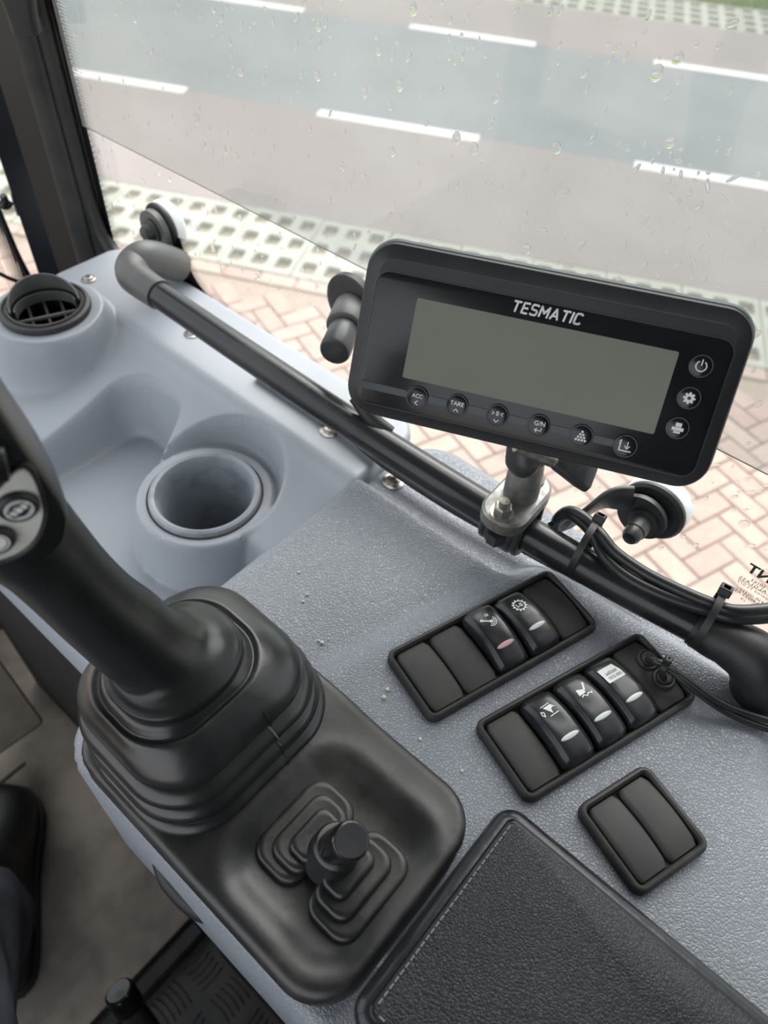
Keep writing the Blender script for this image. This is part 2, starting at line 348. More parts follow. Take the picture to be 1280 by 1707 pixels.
# ---- brick paving
bp_ = strip('brick_paving', -12, 3.48, M_JOINT, 'pinkish brick paving laid in a zigzag pattern beside the machine', top=-0.012, cat='paving')
def brick_me(L, W, m):
    mb = MB(); fr = Fr((0, 0, 0), (1, 0, 0), (0, 1, 0))
    rbox(mb, fr, L, W, .006, [(0, -.06), (0, -.006), (.005, 0)], n=1)
    me = bpy.data.meshes.new('brick'); me.from_pydata([tuple(p) for p in mb.v], [], mb.f); me.update(); me.materials.append(m); return me
BL, BW = 0.21, 0.105
bms = [brick_me(BL - .007, BW - .007, m) for m in M_BRK]
cand = []
u = -6.0
while u < 4.0:                                  # border course along the lattice pavers
    cand.append((u, 3.48 - BW / 2, 0)); u += BL
for i in range(-60, 60):
    for j in range(-60, 60):
        k = (i - j) % 4
        if k == 0: c = ((i + 1) * BW, (j + .5) * BW, 0)
        elif k == 3: c = ((i + .5) * BW, (j + 1) * BW, 90)
        else: continue
        a = math.radians(45); uu = c[0] * math.cos(a) - c[1] * math.sin(a); vv = c[0] * math.sin(a) + c[1] * math.cos(a) + 2.0
        if vv < 3.48 - BW - .10: cand.append((uu, vv, c[2] + 45))
vis = []
for (u, v, r) in cand:
    x, y = project(gp(u, v)); d = np.linalg.norm(gp(u, v) - CAMP)
    ok = (-30 < x < 1310) and (170 < y < 1120) and v > .6
    if ok and ((x < 120 and y < 520) or y < 470 + max(0, (x - 250)) * .62 + 40):
        if not (640 < x < 1180 and y > 520 and y < 690): vis.append((d, u, v, r))
vis.sort()
for d, u, v, r in vis[:300]:
    o = bpy.data.objects.new('brick', bms[rng.integers(4)]); COL.objects.link(o); o.parent = bp_
    o.location = gp(u, v, rng.uniform(-.002, .002)) + [0, 0, Z0] - np.array(bp_.location)
    o.rotation_euler = (rng.uniform(-.01, .01), rng.uniform(-.01, .01), RA + math.radians(r))
rest = MB(); seen = set((round(u, 3), round(v, 3)) for _, u, v, _ in vis[:300])
for (u, v, r) in cand:
    if (round(u, 3), round(v, 3)) in seen or abs(u) > 5 or v < .5: continue
    a = RA + math.radians(r); ax = np.array([math.cos(a), math.sin(a), 0]); fr = Fr(gp(u, v), ax, np.cross([0, 0, 1], ax), (0, 0, 1))
    rbox(rest, fr, BL - .007, BW - .007, .006, [(0, -.05), (0, -.006), (.005, 0)], n=1)
bp_['_org'] = list(bp_.location)
rest.build('brick_field', M_BRK[1], bp_, smooth=False, kind='stuff')
# ---- grass blades
gr = MB()
for k in range(9000):
    u = rng.uniform(-.6, 4.2); v = 9.76 + abs(rng.normal(0, .55)); h = rng.uniform(.04, .10); a = rng.uniform(0, 6.28); b = rng.normal(0, .035, 2)
    P = gp(u, v, -.02); t = np.array([math.cos(a), math.sin(a), 0]) * .006
    gr.add([P - t, P + t, P + [b[0], b[1], h]], [(0, 1, 2)])
tag(gr.build('grass', M_GRASS, smooth=False), 'short green grass growing along the far verge', 'grass', kind='stuff')
# ================================================================== CAB SHELL
FZ = -0.70
def shell(name, lo, hi, m, label, cat): return tag(MB().box(lo, hi).build(name, m, smooth=False), label, cat, kind='structure')
fl = thing('floor', 'worn brown-grey rubber cab floor with scuffed mat', 'floor', (-.15, .1, FZ - .04), kind='structure')
MB().box((-.74, -.75, FZ - .04), (.44, .95, FZ - .012)).build('floor_pan', M_DARK, fl, False)
b = MB(); fr = Fr((-.15, .615, FZ), (1, 0, 0), (0, 1, 0)); rbox(b, fr, 1.1, .60, .01, [(0, -.012), (0, -.002), (.003, 0)]); b.build('rubber_mat', M_MAT, fl)
b = MB(); b.box((-.72, .905, FZ), (.40, .94, FZ + .003)); b.build('mat_edge', M_RBLK, fl)
b = MB(); b.box((-.70, .665, FZ), (.02, .669, FZ + .0025)); b.build('mat_seam', M_RBLK, fl)
# tread plate with lens-shaped ribs
b = MB(); b.box((-.70, -.70, FZ - .012), (.40, .285, FZ - .002)); b.build('tread_mat', M_TREAD, fl, False)
b = MB()
for i in range(-9, 7):
    for j in range(0, 9):
        cx, cy = i * .052 + .02, .255 - j * .052
        for k in range(5):
            o = (k - 2) * .0085
            c = (cx + o, cy) if (i + j) % 2 else (cx, cy + o)
            ax = (0, 1, 0) if (i + j) % 2 else (1, 0, 0); fr = Fr((c[0], c[1], FZ - .002), ax, np.cross([0, 0, 1], ax), (0, 0, 1))
            n = 8; L = .021
            loop = lambda s, z: [fr.p(L * s * math.cos(t), .0026 * s * math.sin(t), z) for t in np.arange(n) * 2 * math.pi / n]
            b.loft([loop(1, 0), loop(.7, .0022)], False, True)
b.build('tread_rib', M_TREAD, fl, kind='stuff')
b = MB(); fr = Fr((-.16, .292, FZ), (1, 0, 0), (0, 1, 0)); rbox(b, fr, .42, .022, .004, [(0, -.005), (0, .014), (.004, .019)]); tag(b.build('mat_strip', M_RBLK, fl), 'black strip between the mat and the tread plate')
shell('ceiling', (-.76, -.80, .93), (.46, .95, .98), M_LIN, 'grey headlining of the cab roof', 'ceiling')
shell('wall_left', (-.78, -.80, FZ - .04), (-.74, .95, -.22), M_DARK, 'dark lower door panel on the far side of the cab', 'wall')
shell('wall_rear_blocker', (-.78, -.84, FZ - .04), (.46, -.80, .95), M_DARK, 'unseen dark rear wall, made solid to block light from behind', 'wall')  # out of view; closed up to the roof to cut ambient light
shell('wall_front', (-.78, .95, FZ - .04), (.46, .99, -.38), M_DARK, 'dark panel below the windscreen', 'wall')
shell('wall_right', (.421, -.80, FZ - .04), (.431, .95, -.08), M_DARK, 'dark side panel below the side window', 'wall')
for nm, x, y in (('trim_2', -.76, -.80), ('trim_3', .44, -.80), ('trim_4', -.76, .92)):
    shell(nm, (x - .03, y - .03, -.4), (x + .03, y + .03, .95), M_DARK, {'trim_2': 'dark cab post behind the seat on the door side', 'trim_3': 'dark cab post behind the side window', 'trim_4': 'dark cab post beside the windscreen on the door side'}[nm], 'post')
# ---- side window
GX = 0.42
w1 = thing('window_1', 'wet side window with printed dot edge and rain drops', 'window', (GX, .1, -.08), kind='structure')
b = MB(); b.add([(GX, -.70, -.08), (GX, .775, -.08), (GX, .775, .94), (GX, -.70, .94)], [(0, 1, 2, 3)]); b.build('pane', G_SIDE, w1, False)
# black print: border at the pillar, along the sill and around the front fixing
b = MB(); xg = GX - .0006
b.add([(xg, .748, -.08), (xg, .775, -.08), (xg, .775, .94), (xg, .748, .94)], [(0, 1, 2, 3)])
edge = [on_x(x, y, xg) for x, y in ((300, 398), (306, 420), (316, 448), (328, 470), (345, 492), (372, 516), (420, 548), (480, 592))]
b.add([*edge, (xg, edge[-1][1], -.08), (xg, .66, -.08), (xg, .66, edge[0][2])], [tuple(range(len(edge) + 3))])
b.build('black_print', M_FRIT, w1, False)
b = MB(); hexa = [(math.cos(a), math.sin(a)) for a in np.arange(6) * math.pi / 3]
def dot(y, z, r): b.add([(xg, y + r * p, z + r * q) for p, q in hexa], [(0, 1, 2, 3, 4, 5)])
for i in range(240):
    z = -.05 + i * .0030
    for j in range(6): dot(.7465 - j * .0027 - (i % 2) * .00135, z, .00125 * (1 - j * .13))
sp = spline(edge, 14); nn = np.gradient(sp, axis=0)
L = np.concatenate([[0], np.cumsum(np.linalg.norm(np.diff(sp, axis=0), axis=1))])
for i, s_ in enumerate(np.arange(0, L[-1], .0028)):
    y = np.interp(s_, L, sp[:, 1]); z = np.interp(s_, L, sp[:, 2]); ty = np.interp(s_, L, nn[:, 1]); tz = np.interp(s_, L, nn[:, 2]); h = math.hypot(ty, tz)
    ny, nz = tz / h, -ty / h
    if nz < 0: ny, nz = -ny, -nz
    for j in range(5): dot(y + ny * (.001 + j * .0026), z + nz * (.001 + j * .0026), .00125 * (1 - j * .14))
for i in range(120):
    for j in range(6): dot(-.03 - i * .003 - (j % 2) * .0015, .012 - j * .0026, .0011 * (.5 + j * .1))
b.build('dot_print', M_FRIT, w1, False, kind='stuff')
# mirrored glass marking at the right edge
P0 = on_x(1264, 962, xg - .0002); fr = Fr(P0, (0, -1, 0), (0, 0, 1), (-1, 0, 0))
b = MB()
def gtext(s, y_edge, z, size, bold=0.0):       # the line ends (as printed) at y_edge, seen mirrored from inside
    v, f = text_geo(s, bold); wdt = (v[:, 0].max() - v[:, 0].min()) * size
    text(b, Fr((xg - .0003, y_edge - wdt / 2, z), (0, -1, 0), (0, 0, 1), (-1, 0, 0)), s, size=size, bold=bold, mirror=True, n=0)
def gpix(x, y): q = on_x(x, y, xg); return q[1], q[2]
for s, x, y, size, bo in (('NT', 1247, 944, .0125, .03), ('50163', 1253, 966, .0042, .01), ('TALGLASS', 1233, 961, .0044, .01), ('Tempered TS 077', 1229, 968, .0042, 0),
                      ('43R-00321', 1235, 982, .0042, 0), ('DOT6 M223 AS2', 1221, 980, .0042, 0), ('19', 1235, 997, .0040, 0)):
    yy, zz = gpix(x, y); gtext(s, yy, zz, size, bo)
q0, q1 = gpix(1231, 964), gpix(1300, 1004); stroke(b, Fr((xg - .0003, 0, 0), (0, 1, 0), (0, 0, 1), (-1, 0, 0)), [q0, q1], .0004, 0)
b.build('glass_marking', M_FRIT, w1, False)
# rain drops on the outer face
b = MB()
placed = []
def drop(y, z, r, el, tilt, fl=.42):
    R_ = r * max(el, 1)
    if any((y - a) ** 2 + (z - c) ** 2 < (R_ + q) ** 2 for a, c, q in placed): return
    placed.append((y, z, R_))
    n = 9; rings = 4; loops = []
    for k in range(rings):
        a = math.pi / 2 * k / (rings - .6); rr = math.cos(a); hh = math.sin(a) * r * fl
        loops.append([(GX + .0008 + hh, y + (p * math.cos(tilt) - q * math.sin(tilt) * el) * rr, z + (p * math.sin(tilt) + q * math.cos(tilt) * el) * rr)
                      for p, q in [(r * math.cos(t), r * math.sin(t)) for t in np.arange(n) * 2 * math.pi / n]])
    b.loft(loops, True, True)
for k in range(900):
    y = rng.uniform(-.15, .74); z = rng.uniform(.0, .34); big = rng.random() < .10
    r = rng.uniform(.0022, .0036) if big else rng.uniform(.0009, .0018)
    drop(y, z, r, rng.uniform(1.1, 1.5) if big else rng.uniform(1.2, 3.0), rng.normal(.35, .25), .34)
for cx, cy, n, sp_ in ((1105, 285, 45, 40), (1180, 330, 40, 60), (1060, 80, 25, 40), (760, 60, 18, 50), (930, 420, 25, 60), (1150, 420, 25, 45), (470, 20, 20, 60)):
    for k in range(n):
        q = on_x(cx + rng.normal(0, sp_), cy + rng.normal(0, sp_ * .5), GX); drop(q[1], q[2], rng.uniform(.0007, .0015), rng.uniform(1, 3.5), rng.normal(.3, .6), .34)
b.build('raindrops', wd, w1, angle=80, kind='stuff')
# ---- tinted inner sheet over the upper part of the side window
w2 = thing('window_2', 'greyish inner sheet covering the side window above its straight lower edge', 'window', (.408, .1, .12), kind='structure')
pa, pb = on_x(120, 200, .408), on_x(1220, 745, .408)
zl = lambda y: pb[2] + (pa[2] - pb[2]) * (y - pb[1]) / (pa[1] - pb[1])
b = MB(); b.add([(.408, -.70, zl(-.2)), (.408, .735, zl(.735)), (.408, .735, .94), (.408, -.70, .94)], [(0, 1, 2, 3)]); b.build('pane', G_TINT, w2, False)
b = MB(); b.tube([(.408, -.70, zl(-.2)), (.408, .735, zl(.735))], .00045, n=6); tag(b.build('edge_strip', mat('sheet_edge', (.20, .18, .16), .5), w2), 'thin brownish lower edge')
# ---- windscreen
w3 = thing('window_3', 'windscreen beyond the corner pillar with dotted edge', 'window', (-.2, .88, -.38), kind='structure')
b = MB(); b.add([(-.75, .90, -.38), (.40, .90, -.38), (.40, .90, .94), (-.75, .90, .94)], [(0, 1, 2, 3)]); b.build('pane', G_WIND, w3, False)
# ---- corner pillar
pil = thing('trim_1', 'dark corner pillar with painted brown-grey reflection and rubber window seals', 'pillar', (.37, .80, -.45), kind='structure')
def upright(poly_, z0, z1, name, m, r=0): 
    mb = MB(); mb.loft([[(x, y, z0) for x, y in poly_], [(x, y, z1) for x, y in poly_]]); return mb.build(name, m, pil, smooth=True, angle=25)
upright([(.352, .821), (.369, .803), (.380, .810), (.44, .84), (.44, .93), (.402, .93)], -.45, .94, 'pillar_body', M_PILN)
upright([(.369, .803), (.386, .778), (.394, .786), (.394, .806), (.381, .810)], -.45, .94, 'pillar_reflection', M_PILB)  # face of the pillar with the brown-grey reflection painted on
def bead(cx, cy, rx, ry, ang, name, m, z0=-.08, z1=.94):
    mb = MB(); a = math.radians(ang)
    lp = [(cx + rx * math.cos(t) * math.cos(a) - ry * math.sin(t) * math.sin(a), cy + rx * math.cos(t) * math.sin(a) + ry * math.sin(t) * math.cos(a)) for t in np.arange(20) * 2 * math.pi / 20]
    mb.loft([[(x, y, z0) for x, y in lp], [(x, y, z1) for x, y in lp]]); return mb.build(name, m, pil)
bead(.394, .776, .012, .007, -45, 'seal', M_SEAL); bead(.409, .7655, .0085, .005, -40, 'seal', M_SEAL)
upright([(.40, .79), (.412, .768), (.422, .757), (.422, .84), (.40, .84)], -.08, .94, 'seal_backing', M_RBLK)
# sill seal along the bottom of the window
b = MB(); b.tube([(.4125, .770, .30), (.4125, .768, .06), (.412, .762, -.005), (.412, .752, -.026), (.412, .735, -.038), (.412, .70, -.042), (.414, .3, -.052), (.416, -.65, -.06)], .008, n=12, smooth=6); b.build('sill_seal', M_SEAL, pil)
# grab handle end at the top of the pillar
q0, q1 = on_x(18, -60, .385), on_x(48, 50, .385)
b = MB(); dd = q1 - q0
fr0 = Fr(q0, (-.68, .05, 0), (.6, -.75, 0)); 
loops = []
for t, k in ((0, 1), (.35, 1), (.55, .82), (.75, .74), (.95, .74), (1.0, .66)):
    fq = Fr(q0 + dd * t - np.array([.004, .004, 0]), (.65, -.76, 0), (.76, .65, 0), (0, 0, 1)); loops.append([fq.p(a * 1.0, c, 0) for a, c in rrect(.030 * k + .004, .016, .006, 4)])
b.loft(loops); tag(b.build('pillar_clip', M_BLK, pil), 'black plastic cover end clipped on the pillar')
# trim next to the windscreen: black seal line, hook and lead
ys = .893
def on_y(x, y, Y): d = ray(x, y); return CAMP + d * Y / d[1]
b = MB(); b.tube([on_y(x, y, ys) for x, y in ((-60, 250), (-14, 330), (5, 372), (28, 425), (55, 478), (70, 520))], .0045, n=10, smooth=5)
tag(b.build('windscreen_seal', M_RBLK, w3), 'black rubber edge')
b = MB()
for i in range(110):
    for j in range(6):
        x, y = 6 + i * .42 - j * 4.4 - 8, 350 + i * 1.15
        q = on_y(x, y, .899); r = .0016 * (1 - j * .13); b.add([(q[0] + r * p, .899, q[2] + r * s) for p, s in hexa], [(0, 1, 2, 3, 4, 5)])
b.build('dot_print', M_FRIT, w3, False, kind='stuff')
hk = thing('wiper_hook', 'small dark hook clip at the windscreen edge beside the pillar', 'clip', on_y(18, 350, .885))
b = MB(); b.tube([on_y(x, y, .886) for x, y in ((22, 322), (26, 336), (31, 352), (33, 358))], .0035, n=10, smooth=4); b.build('blade', M_BRKT, hk)
b = MB(); b.tube([on_y(x, y, .886) for x, y in ((4, 326), (8, 334), (4, 342), (12, 343), (17, 335))], .0045, n=10, smooth=4); b.build('hook', M_BRKT, hk)
b = MB(); b.tube([on_y(x, y, .86) for x, y in ((-40, 440), (-10, 452), (18, 465), (45, 474), (60, 482))], .0025, n=10, smooth=5)
tag(b.build('thin_cable', M_CABLE), 'thin black lead in front of the windscreen beside the air vent', 'cable')
# ================================================================== CONSOLES (moulded tops as height fields)
def smin(a, b, k): h = np.clip(.5 + .5 * (b - a) / k, 0, 1); return b * (1 - h) + a * h - k * h * (1 - h)
def smax(a, b, k): return -smin(-a, -b, k)
def sstep(a, b, x): t = np.clip((x - a) / (b - a), 0, 1); return t * t * (3 - 2 * t)
def sd_box(X, Y, cx, cy, hx, hy, r):
    qx, qy = np.abs(X - cx) - hx + r, np.abs(Y - cy) - hy + r
    return np.hypot(np.maximum(qx, 0), np.maximum(qy, 0)) + np.minimum(np.maximum(qx, qy), 0) - r
def moulding(x0, x1, y0, y1, rc, step, hf, wall, rnd, holes=(), bottom=None):
    """height field cut to a rounded outline with rounded rim and skirt wall"""
    m = .006; xs = np.arange(x0 - m, x1 + m + 1e-9, step); ys = np.arange(y0 - m, y1 + m + 1e-9, step)
    X, Y = np.meshgrid(xs, ys, indexing='ij'); cx, cy, hx, hy = (x0 + x1) / 2, (y0 + y1) / 2, (x1 - x0) / 2, (y1 - y0) / 2
    sd = sd_box(X, Y, cx, cy, hx, hy, rc); out = sd > 0
    e = 1e-4
    gx = (sd_box(X + e, Y, cx, cy, hx, hy, rc) - sd_box(X - e, Y, cx, cy, hx, hy, rc)) / (2 * e)
    gy = (sd_box(X, Y + e, cx, cy, hx, hy, rc) - sd_box(X, Y - e, cx, cy, hx, hy, rc)) / (2 * e)
    X2 = np.where(out, X - sd * gx, X); Y2 = np.where(out, Y - sd * gy, Y)
    Z = hf(X2, Y2); d = np.clip(-sd, 0, rnd)
    Z = Z - (rnd - np.sqrt(np.maximum(rnd ** 2 - (rnd - d) ** 2, 0)))
    Z = np.where(out, Z - wall if bottom is None else bottom, Z)
    n0, n1 = X.shape; idx = np.arange(n0 * n1).reshape(n0, n1)
    q = np.stack([idx[:-1, :-1], idx[1:, :-1], idx[1:, 1:], idx[:-1, 1:]], -1).reshape(-1, 4)
    o = out.ravel(); keep = ~(o[q].all(1))
    for hx_, hy_, hr in holes:
        c = np.hypot(X2.ravel()[q].mean(1) - hx_, Y2.ravel()[q].mean(1) - hy_); keep &= c > hr
    q = q[keep]; V = np.stack([X2.ravel(), Y2.ravel(), Z.ravel()], -1)
    used = np.unique(q); mp = np.full(len(V), -1); mp[used] = np.arange(len(used))
    mb = MB(); mb.v = [tuple(p) for p in V[used].tolist()]; mb.f = [tuple(r) for r in mp[q].tolist()]; return mb
# ---------- front moulding: air vent mound, tray, cup holder
CUPC = at(342, 822, -.045)[:2]; VENTC = at(75, 510, .004)[:2]
def h_front(X, Y):
    z = -.015 - .38 * np.maximum(.332 - X, 0) * sstep(0, .012, .332 - X)
    z = smax(z, np.full_like(z, -.066), .03)
    # tray
    ct, st_ = math.cos(.06), math.sin(.06)
    d1 = sd_box(X, Y, .09, .405, .205, .148, .035)
    TQ = at(258, 768, -.045)
    bite = np.maximum(-(.45 * (X - TQ[0]) - .89 * (Y - TQ[1])), TQ[0] - .004 - X)    # tongue of the upper surface reaching to the cup
    d1 = smax(d1, -bite, .016)
    floor = -.115 + .0 * X
    z = z + (floor - z) * sstep(.004, -.014, d1)
    # recess behind the cup
    d2 = np.hypot(X - CUPC[0] - .010, Y - CUPC[1] - .004) - .064
    z = smin(z, -.052 + .07 * sstep(-.006, .012, d2), .006)
    # cup collar
    r = np.hypot(X - CUPC[0], Y - CUPC[1]); col = -.047 - .10 * sstep(.058, .076, r)
    z = smax(z, col, .008)
    # vent mound
    r = np.hypot(X - VENTC[0], Y - VENTC[1]); mnd = .000 - .10 * sstep(.053, .078, r)
    z = smax(z, mnd, .014)
    # lower lip towards the seat
    z = z - .02 * sstep(.12, .06, X) * (z > -.09)
    return z
fc = thing('front_console', 'blue-grey moulded console with tray, cup holder and round air vent', 'console', (.25, .5, -.17))
moulding(.086, .418, .2815, .722, .03, .0025, h_front, .06, .006, holes=[(VENTC[0], VENTC[1], .036), (CUPC[0], CUPC[1], .0425)], bottom=-.15).build('body', M_CONSLIT, fc, angle=60)
# cup liner with lip
b = MB(); b.lathe([(.0490, -.0495), (.0490, -.046), (.0478, -.0425), (.0455, -.0415), (.0430, -.0425), (.0412, -.046), (.0400, -.055), (.0380, -.150), (.036, -.156), (0.00005, -.156)], (*CUPC, 0), (0, 0, 1), 64, False, False)
cp = b.build('cup_holder', M_CUP, fc); cp['label'] = 'round cup holder insert with raised lip'
b = MB(); b.lathe([(.0500, -.0500), (.0505, -.0462), (.0490, -.0462)], (*CUPC, 0), (0, 0, 1), 64, False, False); b.build('grime_line', M_DUST, cp)
b = MB(); b.lathe([(.0372, -.1525), (.02, -.1515), (.00005, -.152)], (*CUPC, 0), (0, 0, 1), 40, False, False); b.build('debris_shade', mat('cup_grime_shade', (.02, .016, .012), .9, col2=(.05, .04, .03), nscale=120), cp)  # debris widened over the whole bottom, its dark colour deepening the cup's shade
# air vent
b = MB(); b.lathe([(r_ * .87, z_) for r_, z_ in [(.0490, -.001), (.0500, .002), (.0490, .0055), (.0455, .0065), (.0450, .0050), (.0430, .0050), (.0420, .0068), (.0395, .0068), (.0385, .003), (.0380, -.030), (.0001, -.032)]], (*VENTC, 0), (0, 0, 1), 64, False, False)
av = b.build('air_vent', M_FRAME, fc); av['label'] = 'round dark air vent with open flap'
fv = Fr((*VENTC, .006), (.92, -.39, 0), (.39, .92, 0), (0, 0, 1))
b = MB(); loops = []                              # raised half-round flap at the back of the ring
for a in np.linspace(-.12, math.pi + .12, 25):
    c, s = math.cos(a), math.sin(a); loops.append([fv.p(.0335 * c, .0335 * s, -.002), fv.p(.0335 * c, .0335 * s, .013 * max(s, 0) + .001), fv.p(.0317 * c, .0317 * s, .013 * max(s, 0) + .001), fv.p(.0317 * c, .0317 * s, -.002)])
b.loft(loops, True, True); b.build('vent_flap', M_RAILG, av)
b = MB(); loops = []
for a in np.linspace(0, math.pi, 25):
    c, s = math.cos(a), math.sin(a); loops.append([fv.p(.0295 * c, .026 * s, -.012), fv.p(.0295 * c, .026 * s, -.002), fv.p(.0278 * c, .0243 * s, -.002), fv.p(.0278 * c, .0243 * s, -.012)])
b.loft(loops, True, True); b.build('vent_vane', M_RAILG, av)
for k in (-.0155, 0, .0155):
    b = MB(); b.loft([[fv.p(k - .0012, -.0295, z), fv.p(k + .0012, -.0295, z), fv.p(k + .0012, .0295, z), fv.p(k - .0012, .0295, z)] for z in (-.026, -.012)]); b.build('vent_vane', M_FRAME, av, False)
b = MB(); b.cyl(fv.p(-.0295, -.004, -.012), fv.p(.0295, -.004, -.012), .0022, n=12); b.build('vent_axle', M_RAILG, av)
# screws of the front console
def screw(par, x, y, z, r=.0062):
    P = at(x, y, z); b = MB(); b.lathe([(r * 1.55, 0), (r * 1.5, .0010), (r, .0016), (r * .9, .0034), (r * .55, .0042), (r * .32, .0040), (r * .25, .0020), (.0003, .0019)], P, (0, 0, 1), 24, False, False)
    o = b.build('screw', M_STEEL, par); o['label'] = 'worn steel screw head'; return o
screw(fc, 320, 556, -.0148, .0052); screw(fc, 550, 718, -.0148); screw(fc, 148, 466, -.0148, .005)
# ---------- rear moulding: pad, switch block, recess
ca, sa = math.cos(math.radians(-17.0)), math.sin(math.radians(-17.0))
def h_side(X, Y):
    strip_ = -.020 + 0 * X
    pad = -.0025 - .0075 * sstep(.168, .150, X)
    dpad = sd_box(X, Y, .20, .23, .128, .20, .006)
    z = strip_ + (pad - strip_) * sstep(.003, -.009, dpad)
    # switch block: half plane along the panel direction, bounded towards the window
    db = (Y - .121) * ca - (X - .345) * sa * 1.0          # >0 in front of the block
    de = X - (.356 + .04 * np.maximum(.11 - Y, 0))
    d = smax(db, de, .02)
    z = z + (.004 - z) * sstep(.012, -.012, d) * sstep(.10, .17, X + .02)
    # outer skirt of the pad towards the boot
    # shallow recess at the rear right
    dr = sd_box(X, Y, .40, -.23, .125, .155, .05)
    z = z - .020 * sstep(.012, -.028, dr)
    return z
sc = thing('side_console', 'blue-grey grained side console carrying the switch panels', 'console', (.22, .02, -.2))
moulding(.026, .418, -.36, .2795, .040, .0025, h_side, .06, .010, bottom=-.16).build('body', M_CONS, sc, angle=60)
screw(sc, 655, 803, -.0198)
b = MB(); fr = Fr((.225, -.04, -.44), (1, 0, 0), (0, 1, 0)); rbox(b, fr, .36, .62, .03, [(.0, -.25), (0, .275)]); b.build('pedestal', M_DARK, sc)
b = MB(); fr = Fr((.255, .54, -.41), (1, 0, 0), (0, 1, 0)); rbox(b, fr, .30, .50, .03, [(.0, -.28), (0, .255)]); b.build('pedestal', M_DARK, fc)
lt = thing('release_latch', 'black release knob under the inner edge of the side console', 'latch', at(270, 1468, -.13))
P = at(276, 1462, -.085) + [.006, 0, 0]; b = MB(); b.cyl(P + [.02, 0, -.012], P + [-.004, -.003, -.012], .016, n=24, bev=.004); b.build('knob', M_RBLK, lt)
b = MB(); b.tube([P + [.0, .018, -.006], P + [-.004, 0, -.012], P + [-.002, -.026, -.02], P + [.012, -.05, -.03]], [.005, .008, .008, .005], n=14, smooth=5); b.build('lever', M_RBLK, lt)
# ================================================================== SWITCH PANELS
def panel(corners, z, label):
    C_ = np.mean([at(x, y, z) for x, y in corners], 0); C_[2] = z
    q = [at(x, y, z) for x, y in corners]
    ang = math.atan2(*((q[1] - q[0] + q[2] - q[3])[[1, 0]])); Wd = (np.linalg.norm(q[1] - q[0]) + np.linalg.norm(q[2] - q[3])) / 2
    Ht = (np.linalg.norm(q[3] - q[0]) + np.linalg.norm(q[2] - q[1])) / 2
    fr = Fr(C_, (math.cos(ang), math.sin(ang), 0), (-math.sin(ang), math.cos(ang), 0), (0, 0, 1))
    t = thing('switch_panel', label, 'switch panel', C_)
    b = MB(); wr = .0044
    rbox(b, fr, Wd, Ht, .007, [(0, -.004), (0, .0025), (.0006, .0040), (.0018, .0048), (.0028, .0048), (.0038, .0040), (wr, .0025), (wr, -.003)], 6, False, False)
    b.build('frame', M_FRAME, t)
    b = MB(); rbox(b, fr, Wd - 2 * wr + .001, Ht - 2 * wr + .001, .003, [(0, -.005), (0, -.0015)], 3); b.build('well', M_DUST, t, False)
    return t, fr, Wd - 2 * wr, Ht - 2 * wr
def blank(t, fr, w, h):
    b = MB(); n = 12; loops = []
    top = lambda y: .0022 + .0030 * (1 - (2 * y / h) ** 2)
    for y in np.linspace(-h / 2, h / 2, n):
        e = max(0, abs(2 * y / h) - .8) / .2; k = w / 2 - .0014 * e ** 4
        zt = top(y); loops.append([fr.p(-k, y, -.0015), fr.p(-k, y, zt - .0022), fr.p(-k + .0012, y, zt - .0006), fr.p(-k + .0030, y, zt), fr.p(k - .0030, y, zt), fr.p(k - .0012, y, zt - .0006), fr.p(k, y, zt - .0022), fr.p(k, y, -.0015)])
    b.loft(loops); o = b.build('blank_cover', M_BLANK, t, angle=40); o['label'] = 'plain dark blank cover'; return o
def rocker(t, fr, w, h, tilt, lens, label, base=.0075):
    b = MB(); n = 18; loops = []
    top = lambda y: base + .0055 * (1 - (2 * y / h) ** 2) + tilt * y - .0035 * max(0, abs(2 * y / h) - .86) / .14
    for y in np.linspace(-h / 2, h / 2, n):
        e = max(0, abs(2 * y / h) - .80) / .2; k = w / 2 - .0022 * e ** 3; zt = top(y)
        half = [(k, -.0015), (k, zt - .0050), (k - .0006, zt - .0032), (k - .0016, zt - .0016), (k - .0030, zt - .0011), (k - .0034, zt - .0004), (k - .0044, zt), (.3 * k, zt + .0003)]
        loops.append([fr.p(-a, y, z) for a, z in half] + [fr.p(a, y, z) for a, z in reversed(half)])
    b.loft(loops); o = b.build('rocker_switch', M_ROCK, t, angle=50); o['label'] = label
    zf = lambda dx, dy, y0=0: top(dy + y0) + .0006
    lb = MB(); cy = -h * .20
    A = np.arange(24) * 2 * math.pi / 24; s0 = -.12
    pts = lambda k, up: [fr.p(.0070 * k * math.cos(a), cy + .0017 * k * math.sin(a), top(cy + .0017 * k * math.sin(a)) + up) for a in A]
    lb.loft([pts(1, .0001), pts(.9, .0010), pts(.5, .0013)], False, True); lb.build('indicator_lens', M_LENSR if lens == 'red' else M_LENS, o)
    return o, top
def icon(fr, top, yc, build, o, m=M_WHITE):
    b = MB(); f2 = fr.at(0, yc, 0); zf = lambda dx, dy: top(yc + dy) + .0006
    build(b, f2, zf); ic = b.build('symbol', m, o, False); return ic
def ic_gear(b, f, zf):
    ring(b, f, .0036, .0044, 28, zf=zf)
    for k in range(12):
        a = k * math.pi / 6; c, s = math.cos(a), math.sin(a)
        poly(b, f, [(.0043 * c - .0007 * s, .0043 * s + .0007 * c), (.0043 * c + .0007 * s, .0043 * s - .0007 * c), (.0054 * c + .0005 * s, .0054 * s - .0005 * c), (.0054 * c - .0005 * s, .0054 * s + .0005 * c)], zf=zf)
    text(b, f, 'I-II', size=.0046, bold=.02, zf=zf)
